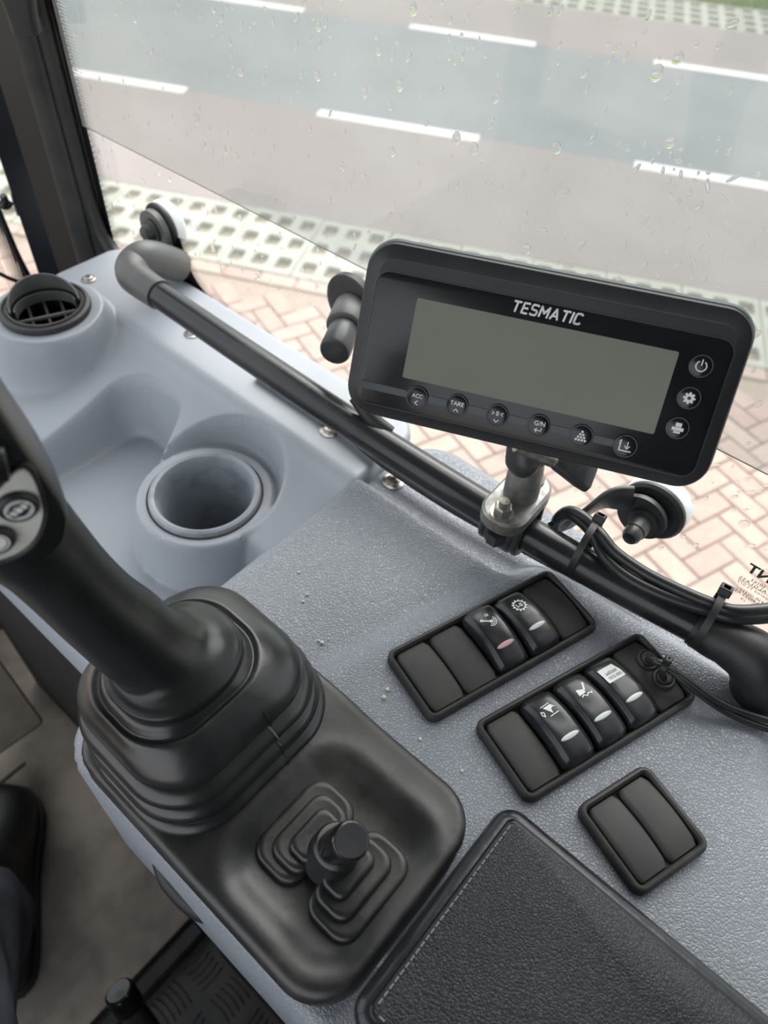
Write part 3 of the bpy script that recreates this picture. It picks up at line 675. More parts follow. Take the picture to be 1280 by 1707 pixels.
def ic_joy(b, f, zf):
    stroke(b, f, [(-.0045, .0022), (.0008, -.0012)], .0012, zf=zf); disc(b, f, -.0045, .0022, .0011, zf=zf); disc(b, f, .0012, -.0014, .0013, zf=zf)
    for r in (.0022, .0034): ring(b, f.at(.0010, -.0012), r, r + .0006, 14, a0=-130, a1=40, zf=lambda x, y: zf(x, y - .0012))
    ring(b, f.at(.0012, .0048), .0007, .0012, 12, zf=lambda x, y: zf(x, y + .0048)); stroke(b, f, [(.0002, .0040), (.0024, .0040)], .0008, zf=zf)
def ic_bucket(b, f, zf):
    stroke(b, f, [(-.0042, .0040), (.0026, .0046)], .0006, zf=zf); stroke(b, f, [(-.0026, -.0040), (.0040, -.0034)], .0006, zf=zf)
    poly(b, f, [(-.0032, .0030), (.0026, .0034), (.0046, .0004), (.0032, .0010), (.0012, .0004), (.0004, -.0030)], zf=zf)
    stroke(b, f, [(-.0062, .0012), (-.0046, .0002), (-.0056, -.0026), (-.0068, -.0012), (-.0062, .0012)], .0006, zf=zf)
def ic_dig(b, f, zf):
    stroke(b, f, [(.0044, .0050), (.0018, .0004)], .0013, zf=zf)
    poly(b, f, [(-.0034, .0026), (.0016, .0008), (.0012, -.0016), (-.0040, -.0022)], zf=zf)
    stroke(b, f, [(-.0030, -.0036), (-.0012, -.0026), (.0004, -.0042), (.0026, -.0028), (.0044, -.0040), (.0048, -.0028)], .0007, zf=zf)
def slots(t, fr, w, h, kinds, par):
    n = len(kinds); pw = w / n
    for i, kd in enumerate(kinds):
        f = fr.at(-w / 2 + (i + .5) * pw, 0)
        if kd[0] == 'blank': blank(t, f, pw - .0012, h - .0015)
        elif kd[0] == 'rocker':
            o, top = rocker(t, f, pw - .0022, h + .001, kd[1], kd[2], kd[3])
            if callable(kd[4]): icon(f, top, h * .20, kd[4], o)
            else:
                bb = MB(); f2 = f.at(-.0005, h * .21); zf = lambda x, y: top(h * .21 + y) + .0005
                pts = [(-.0072, .0062), (.0050, .0062), (.0066, .0020), (.0066, -.0052), (-.0072, -.0052)]
                for ya, yb in ((-.0052, 0), (0, .0062)):
                    poly(bb, f2, [(-.0072, ya), (.0066, ya), (.0066 if ya < 0 else .0050, yb), (-.0072, yb)], zf=zf)
                lab = bb.build('paper_label', M_PAPER, o, False); lab['label'] = 'white paper label with faint print'
                bb = MB(); zf2 = lambda yo: (lambda x, y: top(h * .21 + yo + y) + .0008)
                ff = f2.at(.0002, .0012); text(bb, Fr(ff.o, -ff.x, -ff.y, ff.z), 'WSSM', size=.0034, zf=lambda x, y: top(h * .21 + .0012 - y) + .0010)
                ff = f2.at(.0002, -.0024); text(bb, Fr(ff.o, -ff.x, -ff.y, ff.z), '000 SUS', size=.0030, zf=lambda x, y: top(h * .21 - .0024 - y) + .0010)
                bb.build('label_print', M_INK, o, False)
        elif kd[0] == 'grommet':
            blank(t, f, pw - .0012, h - .0015)['label'] = 'dusty blank cover with two cable grommets'
            for x, y in ((1080, 1100), (1106, 1131)):
                P = at(x, y, fr.o[2] + .006); b = MB()
                b.lathe([(.0078, -.003), (.0078, .0), (.0070, .0014), (.0058, .0014), (.0050, .0006), (.0048, .0022), (.0036, .0032), (.0022, .0032)], P, (0, 0, 1), 28, False, True)
                b.build('grommet', M_FRAME, t)
P1 = [(643, 1092), (914, 950), (998.5, 1048), (714.5, 1210)]
P2 = [(789, 1206), (1066, 1055), (1160, 1166), (877, 1347)]
P3 = [(954, 1351), (1076, 1272), (1181, 1416), (1066, 1498)]
ZP = .0062
t, fr, w_, h_ = panel(P1, ZP, 'five-slot switch panel nearest the window rail mount, with pink-lit and gear switches')
slots(t, fr, w_, h_, [('blank',), ('blank',), ('rocker', .10, 'red', 'black rocker switch with joystick lock symbol and pink lens', ic_joy), ('rocker', -.05, 'w', 'black rocker switch with gear symbol', ic_gear), ('blank',)], fr)
t, fr, w_, h_ = panel(P2, ZP, 'middle five-slot switch panel with three white-lensed switches and cable grommets')
slots(t, fr, w_, h_, [('blank',), ('rocker', -.04, 'w', 'black rocker switch with bucket symbol', ic_bucket), ('rocker', -.04, 'w', 'black rocker switch with digging bucket symbol', ic_dig), ('rocker', -.06, 'w', 'black rocker switch with white paper label', 'paper'), ('grommet',)], fr)
t, fr, w_, h_ = panel(P3, ZP, 'small two-slot panel with two blank covers beside the armrest')
slots(t, fr, w_, h_, [('blank',), ('blank',)], fr)
# leads out of the grommets
ZG = ZP + .009
ca_ = [at(1080, 1100, ZG), at(1092, 1103, ZG + .010), at(1108, 1108, ZG + .012), at(1140, 1130, ZG + .010), at(1190, 1165, ZG + .004), at(1240, 1188, ZG - .002), at(1330, 1215, ZG - .004)]
cb_ = [at(1106, 1131, ZG), at(1103, 1120, ZG + .010), at(1112, 1114, ZG + .012), at(1142, 1137, ZG + .008), at(1190, 1174, ZG + .000), at(1240, 1201, ZG - .006), at(1330, 1232, ZG - .008)]
tag(MB().tube(ca_, .0024, n=12, smooth=8).build('grommet_cable', M_CABLE), 'thin black lead leaving the grommet nearer the window rail', 'cable', 'leads out of the switch panel')
tag(MB().tube(cb_, .0024, n=12, smooth=8).build('grommet_cable', M_CABLE), 'thin black lead leaving the grommet farther from the window rail', 'cable', 'leads out of the switch panel')
def tie(center, axis, r, label, head_dir, wd=.0042, hs=.0075, flat=1.0):
    c = np.array(center, float); az = np.array(axis, float); az /= np.linalg.norm(az); h = np.array(head_dir, float); h -= az * (h @ az); h /= np.linalg.norm(h); s = np.cross(az, h)
    t = thing('cable_tie', label, 'cable tie', c - np.array([0, 0, r]))
    A = np.arange(30) * 2 * math.pi / 30; L = lambda rr, o: [c + az * o + (h * math.cos(a) + s * math.sin(a) * flat) * rr for a in A]
    b = MB(); b.loft([L(r, -wd / 2), L(r + .0011, -wd / 2), L(r + .0011, wd / 2), L(r, wd / 2), L(r, -wd / 2)], False, False); b.build('strap', M_RBLK, t)
    fq = Fr(c + h * (r + .0005), az, s, h); b = MB()
    rbox(b, fq, hs * .95, hs, .0010, [(0, -.0005), (0, .0042), (.0006, .0050), (.0018, .0050), (.0018, .0020)], 3); b.build('head', M_RBLK, t)
    return t
tie(at(1107, 1110, ZG + .012), at(1140, 1133, ZG) - at(1092, 1108, ZG), .0046, 'tiny black cable tie binding the two leads at the grommets', (0, 0, 1), wd=.003, hs=.0052)
# ================================================================== ARMREST
ar = thing('armrest', 'black leather armrest pad with stitched glossy edge', 'armrest', (.108, -.12, .0))
AX0, AX1, AY1, AY0 = .039, .177, .031, -.42
b = MB(); fr = Fr(((AX0 + AX1) / 2, (AY0 + AY1) / 2, .004), (1, 0, 0), (0, 1, 0)); Wd, Ht = AX1 - AX0, AY1 - AY0
rbox(b, fr, Wd, Ht, .013, [(.004, .004), (.0005, .006), (0, .010), (.0004, .014), (.002, .0175), (.005, .0195), (.0075, .0200), (.0085, .0192), (.0095, .0196)], 8, True, False)
b.build('cushion_edge', M_PIPE, ar)
b = MB(); NX, NY = 30, 70
rb = np.array(rrect(Wd - .019, Ht - .019, .004, 8)); loops = []
for k in np.linspace(1, .02, 18):
    loops.append([fr.p(a * k if True else a, (bq if abs(bq) < 1 else bq) * (1 - (1 - k) * 1.0), .0196 + .0042 * (1 - (k ** 6)) + .0008 * math.sin(a * 90 + k * 7) * (1 - k ** 4) * math.cos(bq * 40)) for a, bq in rb])
b.loft(loops, False, True); b.build('cushion_top', M_LEATH, ar, angle=80)
b = MB(); 
for k in range(28):
    x = AX0 + .014 + k * (Wd - .026) / 28; b.tube([(x, AY1 - .0105, .0240), (x + .0030, AY1 - .0105, .0244)], .0005, n=6)
for k in range(70):
    y = AY1 - .014 - k * .0052; b.tube([(AX0 + .0105, y, .0240), (AX0 + .0105, y - .0032, .0244)], .0005, n=6)
b.build('stitching', M_STITCH, ar, kind='stuff')
b = MB(); fr2 = Fr(((AX0 + AX1) / 2, (AY0 + AY1) / 2, .004), (1, 0, 0), (0, 1, 0)); rbox(b, fr2, Wd - .02, Ht - .02, .01, [(0, .0005), (0, .006)]); b.build('base', M_BLK, ar)
# ================================================================== RUBBER BOOT PLATE with large and small gaiters
bt = thing('boot_plate', 'dusty black rubber plate with pleated gaiters around the levers', 'rubber boot', (.097, .145, -.006))
PX0, PX1, PY0, PY1 = .0285, .168, .034, .2535
fr = Fr(((PX0 + PX1) / 2, (PY0 + PY1) / 2, 0), (1, 0, 0), (0, 1, 0))
Wd, Ht = PX1 - PX0, PY1 - PY0
# plate as a height field: raised rim, dished middle round the small lever
def h_plate(X, Y):
    z = .006 + 0 * X
    dd = sd_box(X, Y, .091, .088, .046, .042, .02)
    z = z - .0055 * sstep(.012, -.008, dd) + .0025 * np.exp(-(dd / .010) ** 2)
    z = z + .004 * sstep(-.02, .02, Y - .135) 
    return z
moulding(PX0, PX1, PY0, PY1, .030, .002, h_plate, .012, .006, bottom=-.0072).build('plate', M_RUBD, bt, angle=60)
def rloop(cx, cy, w, h, r, z, n=10, tx=0, ty=0): return [(cx + a, cy + q, z + tx * a + ty * q) for a, q in rrect(w, h, r, n)]
# large pleated gaiter
tiers = [  # (z, cx, cy, w, h)
    (.005, .099, .196, .132, .108), (.009, .099, .196, .135, .110), (.0145, .099, .196, .131, .107), (.0170, .099, .197, .119, .098),
    (.0205, .0980, .197, .124, .104), (.0255, .0978, .198, .1290, .108), (.0310, .0975, .198, .123, .104), (.0335, .0972, .200, .111, .097),
    (.0370, .0968, .200, .118, .104), (.0420, .0966, .200, .1230, .108), (.0475, .0963, .200, .116, .101), (.0500, .0961, .200, .103, .090),
    (.0530, .0958, .200, .108, .097), (.0580, .0955, .200, .1125, .101), (.0640, .0952, .200, .1115, .099), (.0700, .0945, .2, .107, .094), (.0752, .0930, .2005, .098, .086),
    (.0790, .0905, .201, .090, .077), (.0805, .0895, .2015, .086, .072), (.0795, .0895, .2015, .083, .069), (.0790, .0895, .2015, .080, .067), (.0815, .0895, .2015, .077, .064), (.0850, .089, .202, .073, .061), (.0862, .089, .202, .068, .057), (.0840, .089, .202, .063, .052), (.076, .089, .202, .058, .048)]
loops = [rloop(cx, cy, w, h, .040 * (w / .136) + (.0 if z < .07 else .004), z, 12, 0.0, 0.03) for z, cx, cy, w, h in tiers]
ld = []
for i in range(len(loops) - 1):                    # round the pleats with extra in-between loops
    A_, B_ = np.array(loops[i]), np.array(loops[i + 1]); ld.append(A_); ld.append((A_ + B_) / 2)
ld.append(np.array(loops[-1]))
b = MB(); b.loft(ld, False, False); big = b.build('large_gaiter', M_RUB, bt, angle=180); big['label'] = 'large pleated rubber gaiter'
b = MB()                                          # moulding seam down the side of the gaiter
for sx in (-1,):
    pts = [(cx + .012, cy - h / 2 - .0003, z - .03 * h / 2) for z, cx, cy, w, h in tiers[1:16]]; b.tube(pts, .0007, n=6)
b.build('mould_seam', M_RUB, big)
# small stepped gaiters on both sides of the small lever
def stepped(cx, cy, w, h, sx, sy, n, name):
    loops = []; z = .001
    for k in range(n):
        f = 1 - .24 * k; ox, oy = cx + sx * k, cy + sy * k
        for ins, dz in ((0, 0), (0, .0025), (.0006, .0040), (.0018, .0048), (.0034, .0046)):
            loops.append(rloop(ox, oy, w * f - 2 * ins, h * f - 2 * ins, .011 * f, z + dz, 6))
        z += .0044
    b = MB(); b.loft(loops, False, True); o = b.build(name, M_RUBD, bt, angle=50); return o
KN = np.array([.088, .086])
A1 = at(505, 1385, .006); A2 = at(588, 1478, .006)
stepped(.091, .108, .058, .034, 0, -.004, 3, 'small_gaiter'); stepped(.090, .066, .058, .034, 0, .004, 3, 'small_gaiter')
b = MB(); b.lathe([(.0165, .006), (.0155, .010), (.0138, .016), (.0125, .022), (.0130, .026), (.0115, .028), (.0075, .0285)], (.0895, .087, 0), (.02, -.02, .2), 32, False, True)
b.build('lever_neck', M_RUBD, bt)
# small lever with knob
k1 = at(586, 1401, .060); k0 = np.array([.0895, .087, .020]); dk = (k1 - k0) / np.linalg.norm(k1 - k0)
kl = thing('small_lever', 'short control lever with glossy round black knob', 'lever', k0)
b = MB(); Lk = np.linalg.norm(k1 - k0)
b.lathe([(.0080, 0), (.0088, .004), (.0098, .012), (.0100, Lk - .004), (.0097, Lk - .0012), (.0090, Lk - .0002), (.0082, Lk), (.0078, Lk - .0004), (0.00005, Lk - .0004)], k0, dk, 40, True, False)
b.build('knob', mat('knob_plastic', (.010, .010, .012), .12, coat=.5), kl)
b = MB(); b.lathe([(.0086, Lk - .0006), (.0086, Lk + .0004), (.0080, Lk + .0008), (0.00005, Lk + .0006)], k0, dk, 40, False, False); b.build('knob_cap', mat('knob_cap_plastic', (.022, .023, .026), .38), kl)
# ================================================================== JOYSTICK
js = thing('joystick', 'black moulded joystick grip with silver button plate', 'joystick', (.085, .2, .075))
sec = [  # centre (x, y, z), radius across, radius along, exponent
    ((.0895, .2015, .074), .0300, .0270, 2.3), ((.0895, .2015, .0830), .0325, .0290, 2.3), ((.0897, .2013, .0836), .0352, .0312, 2.3), ((.0897, .2013, .0885), .0366, .0322, 2.3), ((.0896, .2014, .0912), .0362, .0318, 2.3), ((.0893, .2018, .0926), .0345, .0304, 2.3),
    ((.0882, .2032, .0948), .0300, .0275, 2.3), ((.0845, .2075, .0985), .0250, .0245, 2.2), ((.0795, .2125, .108), .0229, .0234, 2.2), ((.0755, .2175, .122), .0224, .0232, 2.2),
    ((.0710, .2225, .137), .0210, .0225, 2.2), ((.0675, .2270, .152), .0203, .0224, 2.2), ((.0645, .2310, .167), .0202, .0228, 2.2), ((.0615, .2345, .182), .0208, .0235, 2.3), ((.0580, .2385, .196), .0222, .0250, 2.5), ((.0545, .2425, .214), .0225, .0250, 2.5)]
def sloop(c, rx, ry, e, T, n=48):
    T = np.array(T, float); T /= np.linalg.norm(T); ax = np.array([1.0, 0, 0]); ax -= T * (ax @ T); ax /= np.linalg.norm(ax); ay = np.cross(T, ax); o = []
    for k in range(n):
        a = 2 * math.pi * k / n; cs, sn = math.cos(a), math.sin(a)
        o.append(np.array(c) + ax * rx * abs(cs) ** (2 / e) * (1 if cs >= 0 else -1) + ay * ry * abs(sn) ** (2 / e) * (1 if sn >= 0 else -1))
    return o
cs = np.array([s_[0] for s_ in sec]); ks = np.linspace(0, len(sec) - 1, 60)
prm = np.array([[s_[1], s_[2], s_[3]] for s_ in sec]); cs2 = spline(cs, 5); pr2 = spline(prm, 5)
Tg = np.gradient(cs2, axis=0)
# keep the skirt level, lean into the grip higher up
loops = []
for i in range(len(cs2)):
    f = sstep(.088, .125, cs2[i][2]); T = np.array([0, 0, 1.0]) * (1 - f) + Tg[i] / np.linalg.norm(Tg[i]) * f
    loops.append(sloop(cs2[i], pr2[i][0], pr2[i][1], pr2[i][2], T))
b = MB(); b.loft(loops); gp_ = b.build('grip', M_GRIP, js, angle=60)
b = MB(); b.lathe([(.0368, .0805), (.0372, .0825), (.0366, .0835)], (.0895, .2015, 0), (0, 0, 1), 48, False, False)
# head: body leaning towards the seat, with a flat face looking at the driver
hc = at(-22, 822, .245); view = (CAMP - hc) / np.linalg.norm(CAMP - hc)
hz = np.array([view[0] - .05, view[1] - .05, view[2] + .02]); hz /= np.linalg.norm(hz)
upv = at(-40, 640, .29) - at(20, 930, .205); hx = np.cross(upv, hz); hf = Fr(hc, hx, upv); hf.z = np.cross(hf.x, hf.y)
def hp(x, y, n=0):                       # pixel -> local (a, b) on the face plane
    d = ray(x, y); k = ((hf.o - CAMP) @ hf.z) / (d @ hf.z); q = CAMP + d * k - hf.o; return q @ hf.x, q @ hf.y
outline_px = [(118, 868), (112, 900), (92, 925), (60, 942), (20, 950), (-40, 948), (-95, 915), (-120, 860), (-135, 780), (-140, 700), (-110, 640), (-60, 625), (-20, 655), (10, 695), (45, 748), (75, 790), (104, 836)]
op = np.array([hp(*q) for q in outline_px]); op = spline(np.vstack([op, op[:1]]), 4)[:-1]; oc = op.mean(0)
if np.cross(op[1] - op[0], op[2] - op[1]) < 0: op = op[::-1]
def sc_loop(k, n): return [hf.p(oc[0] + (a - oc[0]) * k, oc[1] + (c - oc[1]) * k, n) for a, c in op]
b = MB(); b.loft([sc_loop(.66, -.040), sc_loop(.86, -.034), sc_loop(.97, -.022), sc_loop(1.0, -.010), sc_loop(.985, -.004), sc_loop(.95, -.0005), sc_loop(.90, .0005)], True, True)
hd = b.build('grip_head', M_GRIP, js, angle=50)
pl_px = [(40, 779), (50, 787), (60, 806), (70, 838), (71, 858), (62, 886), (45, 908), (15, 925), (-30, 935), (-60, 915), (-64, 880), (-40, 850), (-10, 822), (10, 800), (28, 782)]
pp = np.array([hp(*q) for q in pl_px]); pp = spline(np.vstack([pp, pp[:1]]), 4)[:-1]; pc = pp.mean(0)
if np.cross(pp[1] - pp[0], pp[2] - pp[1]) < 0: pp = pp[::-1]
b = MB(); L = lambda k, n: [hf.p(pc[0] + (a - pc[0]) * k, pc[1] + (c - pc[1]) * k, n) for a, c in pp]
b.loft([L(1, .0003), L(1, .0010), L(.97, .0014)], False, True); o = b.build('button_plate', M_SILV, js, angle=40); o['label'] = 'silver plate holding two round buttons'
b = MB(); L2 = lambda k, n: [hf.p(pc[0] + (a - pc[0]) * k, pc[1] + (c - pc[1]) * k, n) for a, c in pp]
b.loft([L2(1.16, .0003), L2(1.14, .0016), L2(1.07, .0016), L2(1.0, .0004)], False, False); b.build('plate_surround', M_RBLK, js)
# dark slot for the thumb roller above the plate
b = MB(); rp = [hp(*q) for q in ((-120, 720), (8, 735), (22, 758), (18, 776), (-20, 806), (-120, 830))]; 
b.loft([[hf.p(a, c, n) for a, c in rp] for n in (.0004, .0009)]); b.build('roller_slot', M_RBLK, js, False)
b = MB(); r0 = hp(-60, 770); b.cyl(hf.p(r0[0] - .012, r0[1], .002), hf.p(r0[0] + .013, r0[1] + .0, .002), .0075, n=24, bev=.0015); b.build('thumb_roller', M_GRIP, js)
for (x, y), ic_ in (((29, 837), 1), ((-10, 893), 0)):
    a, c = hp(x, y); f = hf.at(a, c, .0012)
    b = MB(); R = .0063; b.lathe([(R * 1.18, -.0004), (R * 1.15, .0018), (R * 1.02, .0030), (R * .95, .0032), (R * .90, .0028), (.00005, .0028)], f.o, f.z, 40, False, False)
    bo = b.build('button', M_RBLK, js); bo['label'] = 'round black button with lock symbol' if ic_ else 'round black button with pale ring'
    b = MB(); ring(b, f, R * .70, R * .80, 36, n=.0031)
    if ic_:
        q = Fr(f.o, f.x * .77 + f.y * .64, f.y * .77 - f.x * .64, f.z)
        poly(b, q, [(-.0012, -.0012), (.0012, -.0012), (.0012, .0010), (-.0012, .0010)], .0031); ring(b, q.at(0, .0010), .0006, .0011, 10, n=.0031, a0=0, a1=180)
        for s_ in (-1, 1):
            stroke(b, q, [(s_ * .0024, -.0008), (s_ * .0024, .0010)], .0014, .0031); stroke(b, q, [(s_ * .0034, .0), (s_ * .0050, .0)], .0005, .0031); stroke(b, q, [(s_ * .0034, .001), (s_ * .0050, .001)], .0005, .0031)
            ring(b, q, .0036, .0041, 10, n=.0031, a0=90 - 55 + (0 if s_ > 0 else 180), a1=90 + 55 + (0 if s_ > 0 else 180))
    else: disc(b, f, 0, 0, R * .62, n=.0030)
    b.build('symbol', M_WHITE, bo, False)
# ================================================================== RAIL
rp_ = [at(x, y, .032) for x, y in ((262, 489), (400, 583), (560, 690), (720, 792), (850, 872), (980, 946), (1090, 1005), (1180, 1052))]
rl = thing('grab_rail', 'long black grab rail running along the side window sill', 'rail', (.35, .3, -.02))
b = MB(); b.tube(rp_, .0128, n=28, smooth=8); b.build('tube', M_RAIL, rl)
# front end: grey cast elbow turning to the glass
j0 = rp_[0]; dr = (rp_[0] - rp_[1]) / np.linalg.norm(rp_[0] - rp_[1])
el = [j0 - dr * .004, j0 + dr * .022, j0 + dr * .040 + [.002, 0, 0], j0 + dr * .052 + [.012, 0, .001], j0 + dr * .054 + [.03, 0, .001], on_x(296, 442, .410)]
b = MB(); b.tube(el, [.0145, .0155, .0165, .0170, .0170, .0170], n=28, smooth=7); e_ = b.build('elbow', M_RAILG, rl); e_['label'] = 'grey cast elbow at the front end'
ends = [at(x, y, .032) for x, y in ((1160, 1041), (1190, 1060), (1218, 1072))]
tail = [ends[0], ends[1], ends[2], ends[2] + [.002, -.018, -.004], ends[2] + [.002, -.030, -.020], ends[2] + [.0, -.034, -.05]]
b = MB(); b.tube(tail, [.0142, .0150, .0165, .0195, .0200, .0190], n=28, smooth=7); e_ = b.build('elbow', M_RBLK, rl); e_['label'] = 'black rubber elbow at the rear end'
# fixing through the glass
def fixing(px_, label, white=True):
    q = on_x(*px_, GX); y, z = q[1], q[2]
    t = thing('window_fixing', label, 'fixing', (GX - .01, y, z - .028))
    b = MB(); b.lathe([(.024, 0), (.0255, .003), (.0255, .010), (.022, .013), (.0005, .013)], (GX + .0015, y, z), (1, 0, 0), 40, True, False); b.build('outer_washer', M_WDISC if white else M_RBLK, t)
    b = MB(); b.lathe([(.0005, -.004), (.0230, -.004), (.0250, -.002), (.0250, .0012)], (GX, y, z), (1, 0, 0), 40, False, False); b.build('rubber_disc', M_RBLK, t)
    return t, y, z
t, y, z = fixing((270, 378), 'bolted window fixing with white washer above the grey rail elbow')
b = MB(); lug = []
for xo in (GX - .012, GX - .005): 
    lug.append([(xo, y + .021 * math.cos(a), z + .021 * math.sin(a)) for a in np.linspace(0, math.pi, 20)] + [(xo, y - .026, z - .05), (xo, y + .016, z - .06)])
b.loft(lug); b.build('lug', M_RAILG, t, angle=30)
b = MB(); b.lathe([(.0125, 0), (.0125, .002), (.0092, .003), (.0088, .008), (.0070, .0115), (.003, .013), (.00005, .0132)], (GX - .012, y, z), (-1, 0, 0), 28, True, False); b.build('bolt', M_BRKT, t)
t, y, z = fixing((1088, 850), 'bolted window fixing with white washer and bracket beside the cables')
b = MB(); br = []
x0 = .352
path = [(.362, y + .045, .040), (.372, y + .040, z - .004), (.392, y + .028, z + .012), (.404, y + .014, z + .016)]
sp_ = spline(path, 6); tg = np.gradient(sp_, axis=0); loops = []
for p_, g_ in zip(sp_, tg):
    g_ = g_ / np.linalg.norm(g_); wv = np.array([.25, -.35, .9]); wv -= g_ * (wv @ g_); wv /= np.linalg.norm(wv); nv = np.cross(g_, wv)
    loops.append([p_ + wv * a + nv * c_ for a, c_ in rrect(.024, .004, .0015, 2)])
b.loft(loops)
lug = []
for xo in (GX - .0125, GX - .0085): lug.append([(xo, y + .019 * math.cos(a) + .003, z + .019 * math.sin(a) - .001) for a in np.arange(28) * 2 * math.pi / 28])
b.loft(lug); b.build('bracket', M_BRKT, t, angle=40)
b = MB(); b.lathe([(.0115, 0), (.0115, .003), (.0080, .004), (.0078, .014), (.0070, .015), (.0068, .020), (.0050, .023), (.00005, .024)], (GX - .0125, y, z - .002), (-1, 0, 0), 28, True, False); b.build('bolt', M_BRKT, t)
q = on_x(594, 503, GX - .001); q2 = on_x(557, 588, GX - .064); da = (q2 - q) / np.linalg.norm(q2 - q); La = np.linalg.norm(q2 - q)
t = thing('window_stop', 'stepped black rubber stop on the glass behind the display', 'stop', (q[0] - .03, q[1], q[2] - .06))
b = MB(); b.lathe([(.0001, 0), (.026, 0), (.028, .003), (.0275, .008), (.023, .010)], q, (-1, 0, 0), 40, False, True); b.build('disc', M_RBLK, t)
b = MB(); b.cyl(q + da * La * .14, q + da * La * .55, .0165, n=32, bev=.002); b.build('collar', M_RAILG, t)
b = MB(); b.cyl(q + da * La * .54, q2, .0128, n=32, bev=.003); b.build('plunger', M_BRKT, t)
# conduit lying beside the rail on the console
tag(MB().tube([at(x, y, -.008) for x, y in ((430, 618), (560, 706), (640, 770), (740, 836), (840, 893), (930, 942), (1010, 983), (1085, 1022))], .0052, n=14, smooth=6).build('conduit', M_CABLE), 'thin black conduit lying between the rail and the consoles', 'conduit')
# cables tied to the rail
def railpt(x, y, dz=.0): return at(x, y, dz)
c1 = [at(*q) for q in ((930, 880, .020), (935, 862, .040), (952, 858, .050), (975, 874, .052), (992, 896, .052), (1010, 930, .050), (1045, 962, .050), (1100, 990, .050), (1170, 1014, .050), (1230, 1030, .052), (1330, 1024, .054))]
c2 = [at(*q) for q in ((925, 884, .020), (930, 864, .040), (950, 852, .052), (978, 866, .056), (1002, 892, .058), (1025, 920, .056), (1070, 952, .055), (1120, 978, .055), (1178, 1003, .055), (1230, 1018, .056), (1330, 1010, .058))]
tag(MB().tube(c1, .0044, n=14, smooth=8).build('black_cable', M_CABLE), 'thicker black cable tied along the rail, the one nearer the seat', 'cable', 'cables tied to the rail')
tag(MB().tube(c2, .0040, n=14, smooth=8).build('black_cable', M_CABLE), 'black cable tied along the rail, the one nearer the glass', 'cable', 'cables tied to the rail')
ra_ = at(1090, 1005, .032) - at(980, 946, .032)
tie(at(975, 912, .040), ra_, .0215, 'black cable tie round the rail next to the bracket with the white washer', (.35, .2, .75), wd=.0048, hs=.0085)
tie(at(1180, 1030, .041), ra_, .0215, 'black cable tie round the rear end of the rail below the glass marking', (.25, .2, .8), wd=.0048, hs=.0085)
# ================================================================== DISPLAY
md = dict(tl=(614, 394), tr=(1272, 522), br=(1174, 826), bl=(572, 682))
D4 = [ray(*md[k]) for k in ('tl', 'tr', 'br', 'bl')]
kk = np.linalg.solve(np.array([D4[1], -D4[2], D4[3]]).T, D4[0]) * .42
Q = [CAMP + D4[0] * .42, CAMP + D4[1] * kk[0], CAMP + D4[2] * kk[1], CAMP + D4[3] * kk[2]]
mc = np.mean(Q, 0); mf = Fr(mc, Q[1] - Q[0] + Q[2] - Q[3], Q[0] - Q[3] + Q[1] - Q[2])
MWd = (np.linalg.norm(Q[1] - Q[0]) + np.linalg.norm(Q[2] - Q[3])) / 2; MHt = (np.linalg.norm(Q[0] - Q[3]) + np.linalg.norm(Q[1] - Q[2])) / 2
def mp_(x, y, n=0):
    d = ray(x, y); o = mf.o + mf.z * n; k = ((o - CAMP) @ mf.z) / (d @ mf.z); q = CAMP + d * k - o; return float(q @ mf.x), float(q @ mf.y)
mon = thing('scale_display', 'black weighing display with blank olive screen and round keys', 'display', mc - np.array([0, 0, .06]))
b = MB(); rbox(b, mf, MWd, MHt, .017, [(.002, -.0090), (0, -.0080), (0, -.0045), (.0010, -.0028), (.0085, -.0004), (.0090, 0)], 10); b.build('front_bezel', M_BLK, mon, angle=25)
b = MB(); rbox(b, mf.at(0, .0012), MWd + .002, MHt + .0015, .0175, [(.030, -.044), (.022, -.042), (.010, -.036), (.003, -.020), (.0002, -.0125), (0, -.0085), (.0012, -.0072)], 10); b.build('rear_shell', M_SHELL, mon, angle=30)
pn = [mp_(x, y) for x, y in ((625, 445), (1226, 570), (1158, 798), (598, 670))]
pw, ph = (pn[1][0] - pn[0][0] + pn[2][0] - pn[3][0]) / 2, (pn[0][1] - pn[3][1] + pn[1][1] - pn[2][1]) / 2
pcx, pcy = np.mean([p[0] for p in pn]), np.mean([p[1] for p in pn]); pf = mf.at(pcx, pcy)
b = MB(); rbox(b, pf, pw, ph, .008, [(0, -.0005), (0, .0005), (.0003, .0007)], 8); b.build('front_panel', M_MEMB, mon)
b = MB(); A_ = rrect(pw, ph, .008, 8); B_ = rrect(pw - .0007, ph - .0007, .0077, 8)
b.loft([[pf.p(a, c, .00075) for a, c in A_], [pf.p(a, c, .00085) for a, c in B_]], False, False); b.build('panel_edge', M_RING, mon)
scn = [mp_(x, y) for x, y in ((691.5, 495.6), (1133.7, 586.4), (1088, 722.8), (675.9, 629.8))]
sw, sh = (scn[1][0] - scn[0][0] + scn[2][0] - scn[3][0]) / 2, (scn[0][1] - scn[3][1] + scn[1][1] - scn[2][1]) / 2
sf = mf.at(np.mean([p[0] for p in scn]), np.mean([p[1] for p in scn]))
b = MB(); rbox(b, sf, sw, sh, .001, [(0, .0006), (0, .0012)], 2); o = b.build('screen', M_LCD, mon, False); o['label'] = 'blank olive LCD screen'
T1, T2 = mp_(855, 506), mp_(972, 536)
b = MB(); c = mp_(912, 521); lf = mf.at(*c); 
